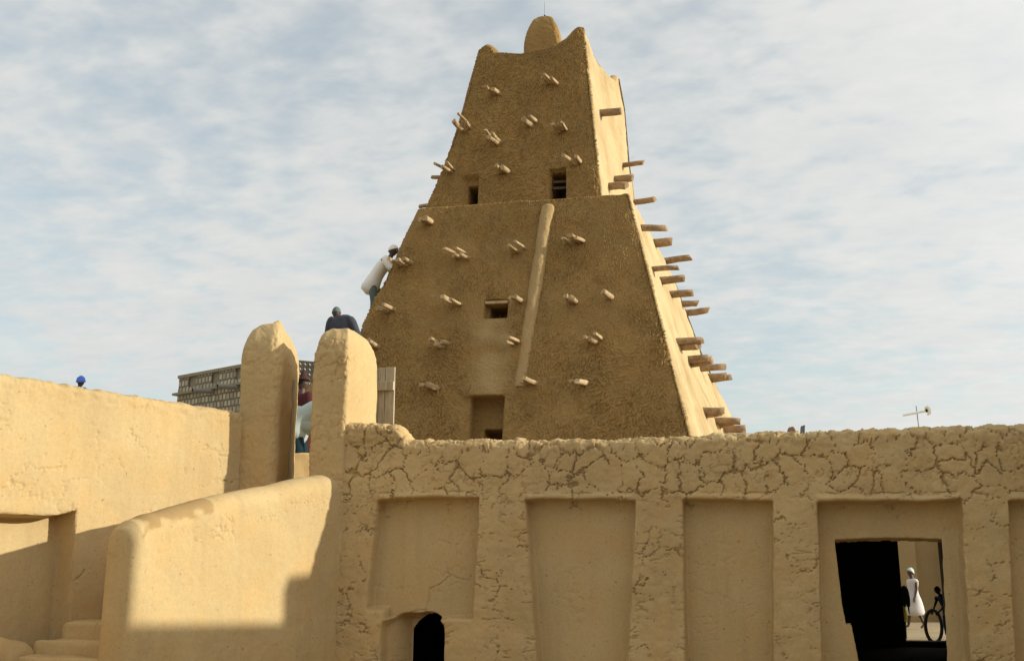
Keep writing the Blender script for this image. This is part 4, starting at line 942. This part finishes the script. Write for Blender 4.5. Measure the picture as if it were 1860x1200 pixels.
def cap_on(root, F, name, mat, puff, low, bumpy=0.0, brim=None, label=None):
    """hair, cap or wrapped cloth over the skull; low = where it ends at the front (0 middle .. 1 crown)"""
    c, hd, sx2, up_, sc = F['c'], F['hd'], F['sx'], F['up'], F['sc']; vs, fs = [], []; nu_, nv_ = 28, 12
    for j in range(nv_ + 1):
        for i in range(nu_):
            th = 2 * math.pi * i / nu_; front_ = .5 + .5 * math.sin(th); zlow = low * front_ + (-.25) * (1 - front_); phm = math.acos(max(-1, min(1, zlow))); ph = phm * j / nv_
            x = math.sin(ph) * math.cos(th); y = math.sin(ph) * math.sin(th); z = math.cos(ph); q = 1 + bumpy * math.sin(ph * 9 + th * 1.5)
            vs.append(c + (sx2 * x * (.076 + puff) * q + hd * y * (.097 + puff) * q + up_ * z * (.118 + puff) * q) * sc)
    for j in range(nv_):
        for i in range(nu_): fs.append((j * nu_ + i, j * nu_ + (i + 1) % nu_, (j + 1) * nu_ + (i + 1) % nu_, (j + 1) * nu_ + i))
    me = bpy.data.meshes.new(name); me.from_pydata([tuple(v) for v in vs], [], fs); me.update(); me.materials.append(mat); me.polygons.foreach_set('use_smooth', [True] * len(me.polygons)); o = link(bpy.data.objects.new(name, me), root)
    s = o.modifiers.new('solid', 'SOLIDIFY'); s.thickness = .006; s.offset = 1
    if label: o['label'] = label
    return o
def limb(F, a, b, c_, r0, r1, r2, m=1.0):
    D, sc = F['D'], F['sc']; A_, B_, C_ = D[a], D[b], D[c_]; ps_ = [A_, A_.lerp(B_, .5), B_, B_.lerp(C_, .5), B_.lerp(C_, m)]
    rs_ = [r0, (r0 + r1) / 2, r1, (r1 + r2) / 2, r2]; return [(p, r * sc, r * sc) for p, r in zip(ps_, rs_)]
def shirt(root, F, mat, name='shirt', hem=-.10, sleeve='long', w=1.0, flare=0, side=Vector((1, 0, 0)), label=None, thick=1.0):
    D, sc = F['D'], F['sc']; tvec = (D['hip'] - D['chest']).normalized(); hemp = D['hip'] + tvec * (-hem) * sc
    body = [(D['neck'] + (D['chest'] - D['neck']) * .05, .062 * sc, .06 * sc), (D['neck'].lerp(D['chest'], .28), .15 * w * sc, .09 * sc), (D['neck'].lerp(D['chest'], .55), .20 * w * sc, .115 * sc), (D['chest'], .19 * w * sc, .125 * sc),
            (D['belly'], .175 * w * sc, .12 * sc), (D['hip'], (.19 + flare * .5) * w * sc, (.13 + flare * .5) * sc), (hemp, (.20 + flare) * w * sc, (.14 + flare) * sc)]
    body = [(c_, a_, b_ * thick) for c_, a_, b_ in body]; tubes = [body]; m = {'long': .97, 'short': 0}[sleeve]
    for s in 'lr':
        if sleeve == 'long': tubes.append([(D[s + 'sh'].lerp(D['neck'], .45), .07 * sc, .07 * sc)] + limb(F, s + 'sh', s + 'el', s + 'wr', .094, .070, .050, m))
        else:
            A_, B_ = D[s + 'sh'], D[s + 'el']; tubes.append([(A_, .072 * sc, .072 * sc), (A_.lerp(B_, .25), .068 * sc, .068 * sc), (A_.lerp(B_, .5), .062 * sc, .062 * sc)])
    return garment(name, tubes, mat, root, side, label=label)
def trousers(root, F, mat, name='trousers', m=.95, r=(.105, .082, .062), side=Vector((1, 0, 0))):
    D, sc = F['D'], F['sc']; tubes = [[(D['belly'].lerp(D['hip'], .4), .165 * sc, .12 * sc), (D['hip'], .18 * sc, .13 * sc), (D['hip'].lerp((D['lhp'] + D['rhp']) / 2 - Vector((0, 0, .1 * sc)), .9), .17 * sc, .125 * sc)]]
    for s in 'lr': tubes.append(limb(F, s + 'hp', s + 'kn', s + 'an', r[0], r[1], r[2], m))
    return garment(name, tubes, mat, root, side)

# climber in white, leaning against the left flank of the tower (profile, facing the tower)
p = at(712, 447, 18.95)
R_, F_ = person((p.x - .27, 18.95, p.z - 1.66), rad(90), 1.0, 'person in white smock and cap leaning high on the left edge of the tower',
   dict(hip=(0, .10, .92), belly=(0, .05, 1.05), chest=(0, -.10, 1.26), neck=(0, -.24, 1.42), skull=(0, -.30, 1.54), lsh=(-.18, -.18, 1.36), lel=(-.2, -.32, 1.12), lwr=(-.18, -.44, 1.18), rsh=(.18, -.18, 1.36), rel=(.2, -.24, 1.08), rwr=(.18, -.42, .98),
        lhp=(-.09, .1, .88), lkn=(-.1, .04, .48), lan=(-.1, .08, .09), lto=(-.1, -.06, .03), rhp=(.09, .1, .88), rkn=(.1, -.02, .5), ran=(.1, .02, .09), rto=(.1, -.12, .03)), headdir=(0, -1, -.12), hair=False, group='people plastering the tower')
cap_on(R_, F_, 'cap', M['white'], .012, .35); shirt(R_, F_, M['white'], 'smock', hem=-.30, w=1.02, flare=.05, thick=1.05); trousers(R_, F_, M['slate'], r=(.10, .07, .055))
garment('waist_cloth', [[((.0, .20, .98), .10, .05), ((.0, .24, .88), .13, .06), ((0, .25, .78), .13, .05), ((0, .235, .70), .10, .03)]], M['pinkred'], R_)
# dark shirted climber, back to us, above the right pillar
p = at(603, 563, 17.1)
R_, F_ = person((p.x + .18, 17.1, p.z - 1.56), rad(172), 1.0, 'person in a charcoal jacket seen from behind above the right gate pillar',
   dict(neck=(.09, -.06, 1.43), skull=(.17, -.13, 1.52), lsh=(-.20, 0, 1.36), rsh=(.19, 0, 1.39), lel=(-.31, -.02, 1.12), lwr=(-.30, -.22, .98), rel=(.27, -.02, 1.1), rwr=(.26, -.14, .9)), headdir=(.45, -1, -.35), hair=False, group='people plastering the tower')
cap_on(R_, F_, 'cap', M['slate'], .008, .30); shirt(R_, F_, M['charcoal'], 'jacket', hem=-.08, w=1.25); trousers(R_, F_, M['slate'])
# maroon robe with pointed hat, in the gate
p = at(547, 682, 14.6)
R_, F_ = person((p.x + .03, 14.6, 2.70), rad(150), 1.06, 'person in a maroon robe and pointed brown hat standing in the gate gap', {}, headdir=(-.3, -1, 0), group='people in the gate')
shirt(R_, F_, M['maroon'], 'robe', hem=-.62, w=1.05, flare=.06)
c = F_['c']; me_v, me_f = [], []; n = 22
garment('hat', [[((c.x, c.y, c.z + .045), .135, .135), ((c.x, c.y, c.z + .06), .10, .10), ((c.x, c.y, c.z + .12), .06, .06), ((c.x, c.y, c.z + .20), .022, .022), ((c.x, c.y, c.z + .23), .006, .006)]], M['hat'], R_, crease=.002)
# bending man in a pale shirt
p = at(543, 775, 13.95)
R_, F_ = person((p.x + .02, 13.95, 2.72), rad(100), 1.0, 'person bending over in gate, pale green shirt and dark teal trousers',
   dict(hip=(0, .06, .88), belly=(0, -.02, 1.0), chest=(0, -.24, 1.14), neck=(0, -.42, 1.17), skull=(0, -.53, 1.16), lsh=(-.18, -.36, 1.14), lel=(-.2, -.62, .98), lwr=(-.18, -.8, .78), rsh=(.18, -.36, 1.14), rel=(.2, -.62, .98), rwr=(.18, -.8, .78),
        lhp=(-.1, .06, .84), rhp=(.1, .06, .84)), headdir=(0, -.5, -1), group='people in the gate')
shirt(R_, F_, M['pale'], 'shirt', hem=-.14, w=1.3, flare=.05, thick=1.5); trousers(R_, F_, M['teal'], r=(.125, .10, .08))
garment('shirt_tail', [[((0, -.10, 1.20), .16, .16), ((0, -.06, 1.08), .22, .27), ((0, -.04, .95), .235, .27), ((0, -.02, .80), .24, .24)]], M['pale'], R_)
# blue turban on the roof beyond the left wall
p = at(147, 684, 21.0)
R_, F_ = person((p.x, 21.0, p.z - 1.72), rad(160), 1.0, 'person in a bright blue turban, only the head above the sunlit wall', {}, headdir=(.7, -1, 0), hair=False)
cap_on(R_, F_, 'turban', M['blue'], .028, .22, .035); shirt(R_, F_, M['blue'], 'robe', hem=-.6, w=1.1, flare=.06)
lr = empty('neighbour_house', (p.x, 21, 0), label='flat roofed mud house hidden behind the left wall', cat='house')
boxes('wall', [(p.x - 3.0, p.x + 2.0, 20.0, 24.0, 0, p.z - 1.72 - .203)], M['wall'], lr); boxes('roof', [(p.x - 3.1, p.x + 2.1, 19.9, 24.1, p.z - 1.72 - .2, p.z - 1.72)], M['wall'], lr)

# street people seen through the door
wy = 29.0; p = at(1664, 1141, wy)
gz = .1
R_, F_ = person((p.x, wy, gz), rad(-62), .90, 'person in a white dress and pale headscarf walking across the street beyond the door',
   dict(neck=(0, .0, 1.45), skull=(0, -.03, 1.57), lsh=(-.16, .01, 1.38), rsh=(.16, .01, 1.38), lel=(-.20, .06, 1.12), lwr=(-.20, .04, .88), rel=(.20, -.02, 1.12), rwr=(.20, -.10, .9),
        lkn=(-.09, -.10, .48), lan=(-.09, -.18, .10), lto=(-.09, -.32, .04), rkn=(.09, .06, .48), ran=(.09, .22, .13), rto=(.09, .10, .03)), headdir=(.1, -1, .25))
cap_on(R_, F_, 'headscarf', M['mint'], .02, .25, .03)
D, sc = F_['D'], F_['sc']
garment('dress', [[(D['neck'] - Vector((0, 0, .03)), .065, .06), (D['neck'] - Vector((0, 0, .045)), .19, .085), (D['chest'] + Vector((0, 0, .04)), .20, .125), (D['chest'] - Vector((0, 0, .06)), .165, .125), (D['belly'] + Vector((0, 0, .03)), .135, .105), (D['hip'], .185, .15), (Vector((0, 0, .72)), .215, .20), (Vector((0, .0, .52)), .235, .25), (Vector((0, 0, .31)), .25, .31)],
     [(D['lsh'], .07, .07), (D['lsh'].lerp(D['lel'], .4), .07, .07)], [(D['rsh'], .07, .07), (D['rsh'].lerp(D['rel'], .4), .07, .07)]], M['dress'], R_)
p = at(1634, 1164, 24.0)
R_, F_ = person((p.x + .05, 24.0, gz), rad(-20), .80, 'child in yellow shorts and dark shirt, half hidden by the street door edge', {}, headdir=(-.6, -1, 0))
shirt(R_, F_, M['green'], 'shirt', hem=-.05, w=1.0); garment('shorts', [[(F_['D']['belly'], .13, .10), (F_['D']['hip'], .15, .11), (F_['D']['hip'] - Vector((0, 0, .08)), .15, .115)], limb(F_, 'lhp', 'lkn', 'lan', .10, .085, .08, 0)[:3], limb(F_, 'rhp', 'rkn', 'ran', .10, .085, .08, 0)[:3]], M['yellow'], R_)
p = at(1708, 1160, 23.6)
R_, F_ = person((p.x + .20, 23.6, gz), rad(-60), .70, 'child in a navy shirt leaning over a bicycle tyre beyond the door',
   dict(chest=(0, -.12, 1.26), belly=(0, -.02, 1.05), neck=(0, -.24, 1.41), skull=(0, -.31, 1.52), lsh=(-.17, -.18, 1.35), rsh=(.17, -.18, 1.35), lel=(-.2, -.28, 1.1), lwr=(-.14, -.42, .95), rel=(.2, -.26, 1.1), rwr=(.12, -.42, .93)), headdir=(-.2, -1, -.2))
shirt(R_, F_, M['navy'], 'shirt', hem=-.08, sleeve='short', w=1.0); trousers(R_, F_, M['navy'], m=.7)
p = at(1696, 1137, 23.5); tr = .325
ty = empty('bicycle_tyre', (p.x, 23.5, gz + tr + .02), label='worn bicycle tyre held upright by the child in navy', cat='tyre')
def torus(name, R, r, mat, parent, n=48, m=10, sx_=.8, rz=0):
    vs, fs = [], []
    for i in range(n):
        a = 2 * math.pi * i / n
        for j in range(m): b = 2 * math.pi * j / m; q = R + r * math.cos(b); x, z, y = q * math.cos(a), q * math.sin(a), r * math.sin(b); vs.append((x * math.cos(rz) - y * math.sin(rz), x * math.sin(rz) + y * math.cos(rz), z))
    for i in range(n):
        for j in range(m): fs.append((i * m + j, ((i + 1) % n) * m + j, ((i + 1) % n) * m + (j + 1) % m, i * m + (j + 1) % m))
    me = bpy.data.meshes.new(name); me.from_pydata(vs, [], fs); me.update(); me.materials.append(mat); me.polygons.foreach_set('use_smooth', [True] * len(me.polygons)); return link(bpy.data.objects.new(name, me), parent)
torus('tread', tr, .036, M['rubber'], ty, rz=rad(50)); torus('bead', tr - .024, .012, M['rubber'], ty, rz=rad(50))
# wall across the street
stw = empty('street_house', (6, 33, 0), label='brown mud house front across the street beyond the door', cat='house')
px_ = at(1659, 1000, 33.0).x
boxes('wall', [(px_ - 4, px_, 32.7, 36, 0, 3.6)], M['street'], stw); boxes('wall', [(px_ + .003, px_ + 8, 33.2, 36, 0, 3.6)], M['street'], stw)
rodm('wall_post', (at(1712, 1000, 32.9).x, 32.9, 0), (at(1712, 1000, 32.9).x, 32.9, 3.4), .10, M['street'], stw, n=10)

# ---------------------------------------------------------------- antenna, scraps on the wall top, cable
b0 = at(1672, 790, 20.0); t0 = at(1664, 737, 20.0)
an = empty('television_antenna', (b0.x, 20.0, 2.7), label='thin mast antenna with a white boom above the wall at the right', cat='antenna')
rodm('mast', (b0.x + .03, 20.0, 2.7), tuple(t0), .008, M['rubber'], an, n=6)
ba, bb = at(1640, 754, 19.97), at(1681, 746, 19.97); rodm('boom', tuple(ba), tuple(bb), .022, M['whitemetal'], an, n=8); rodm('feed', tuple(bb), tuple(at(1684, 745, 19.97)), .03, M['black'], an, n=8)
rp = [at(1682, 739, 19.97), at(1686, 743, 19.97), at(1687.5, 747, 19.97), at(1687.5, 752, 19.97)]
vs, fs = [], []
for q in rp: vs += [tuple(q + Vector((-.015, -.12, 0))), tuple(q + Vector((-.015, .12, 0))), tuple(q + Vector((.015, .12, 0))), tuple(q + Vector((.015, -.12, 0)))]
for i in range(3): fs += [tuple(4 * i + a for a in (0, 1, 5, 4)), tuple(4 * i + a for a in (1, 2, 6, 5)), tuple(4 * i + a for a in (2, 3, 7, 6)), tuple(4 * i + a for a in (3, 0, 4, 7))]
fs += [(0, 3, 2, 1), (12, 13, 14, 15)]
pygeo('reflector', vs, fs, M['whitemetal'], an)
p = at(1438, 781, 11.75); q = at(1458, 783, 11.75)
bl = pygeo('clay_shard', [(p.x - .05, 11.7, p.z - .03), (p.x + .05, 11.7, p.z - .03), (p.x + .06, 11.82, p.z - .03), (p.x - .05, 11.83, p.z - .03), (p.x - .035, 11.71, p.z + .03), (p.x + .02, 11.72, p.z + .045), (p.x + .03, 11.8, p.z + .02), (p.x - .04, 11.8, p.z + .025)],
           [(0, 3, 2, 1), (4, 5, 6, 7), (0, 1, 5, 4), (1, 2, 6, 5), (2, 3, 7, 6), (3, 0, 4, 7)], M['patch'], bevel=.012, label='reddish clay shard lying on top of the cracked wall', cat='shard')
pygeo('slate_scrap', [(q.x - .03, 11.72, q.z - .03), (q.x + .02, 11.72, q.z - .03), (q.x + .02, 11.77, q.z - .03), (q.x - .03, 11.77, q.z - .03), (q.x - .02, 11.72, q.z + .055), (q.x + .03, 11.72, q.z + .07), (q.x + .03, 11.76, q.z + .07), (q.x - .02, 11.76, q.z + .055)],
      [(0, 3, 2, 1), (4, 5, 6, 7), (0, 1, 5, 4), (1, 2, 6, 5), (2, 3, 7, 6), (3, 0, 4, 7)], M['rubber'], bevel=.008, label='grey upright scrap standing on top of the cracked wall', cat='scrap')
ca, cb = at(1322, 786, 19), at(1425, 789, 17); rodm('cable', tuple(ca), tuple(cb), .008, M['cable'], None, n=5, label='pale cable strung from the tower foot behind the wall', cat='cable')

scn.render.engine = 'CYCLES'
scn.cycles.max_bounces = 8; scn.cycles.diffuse_bounces = 5
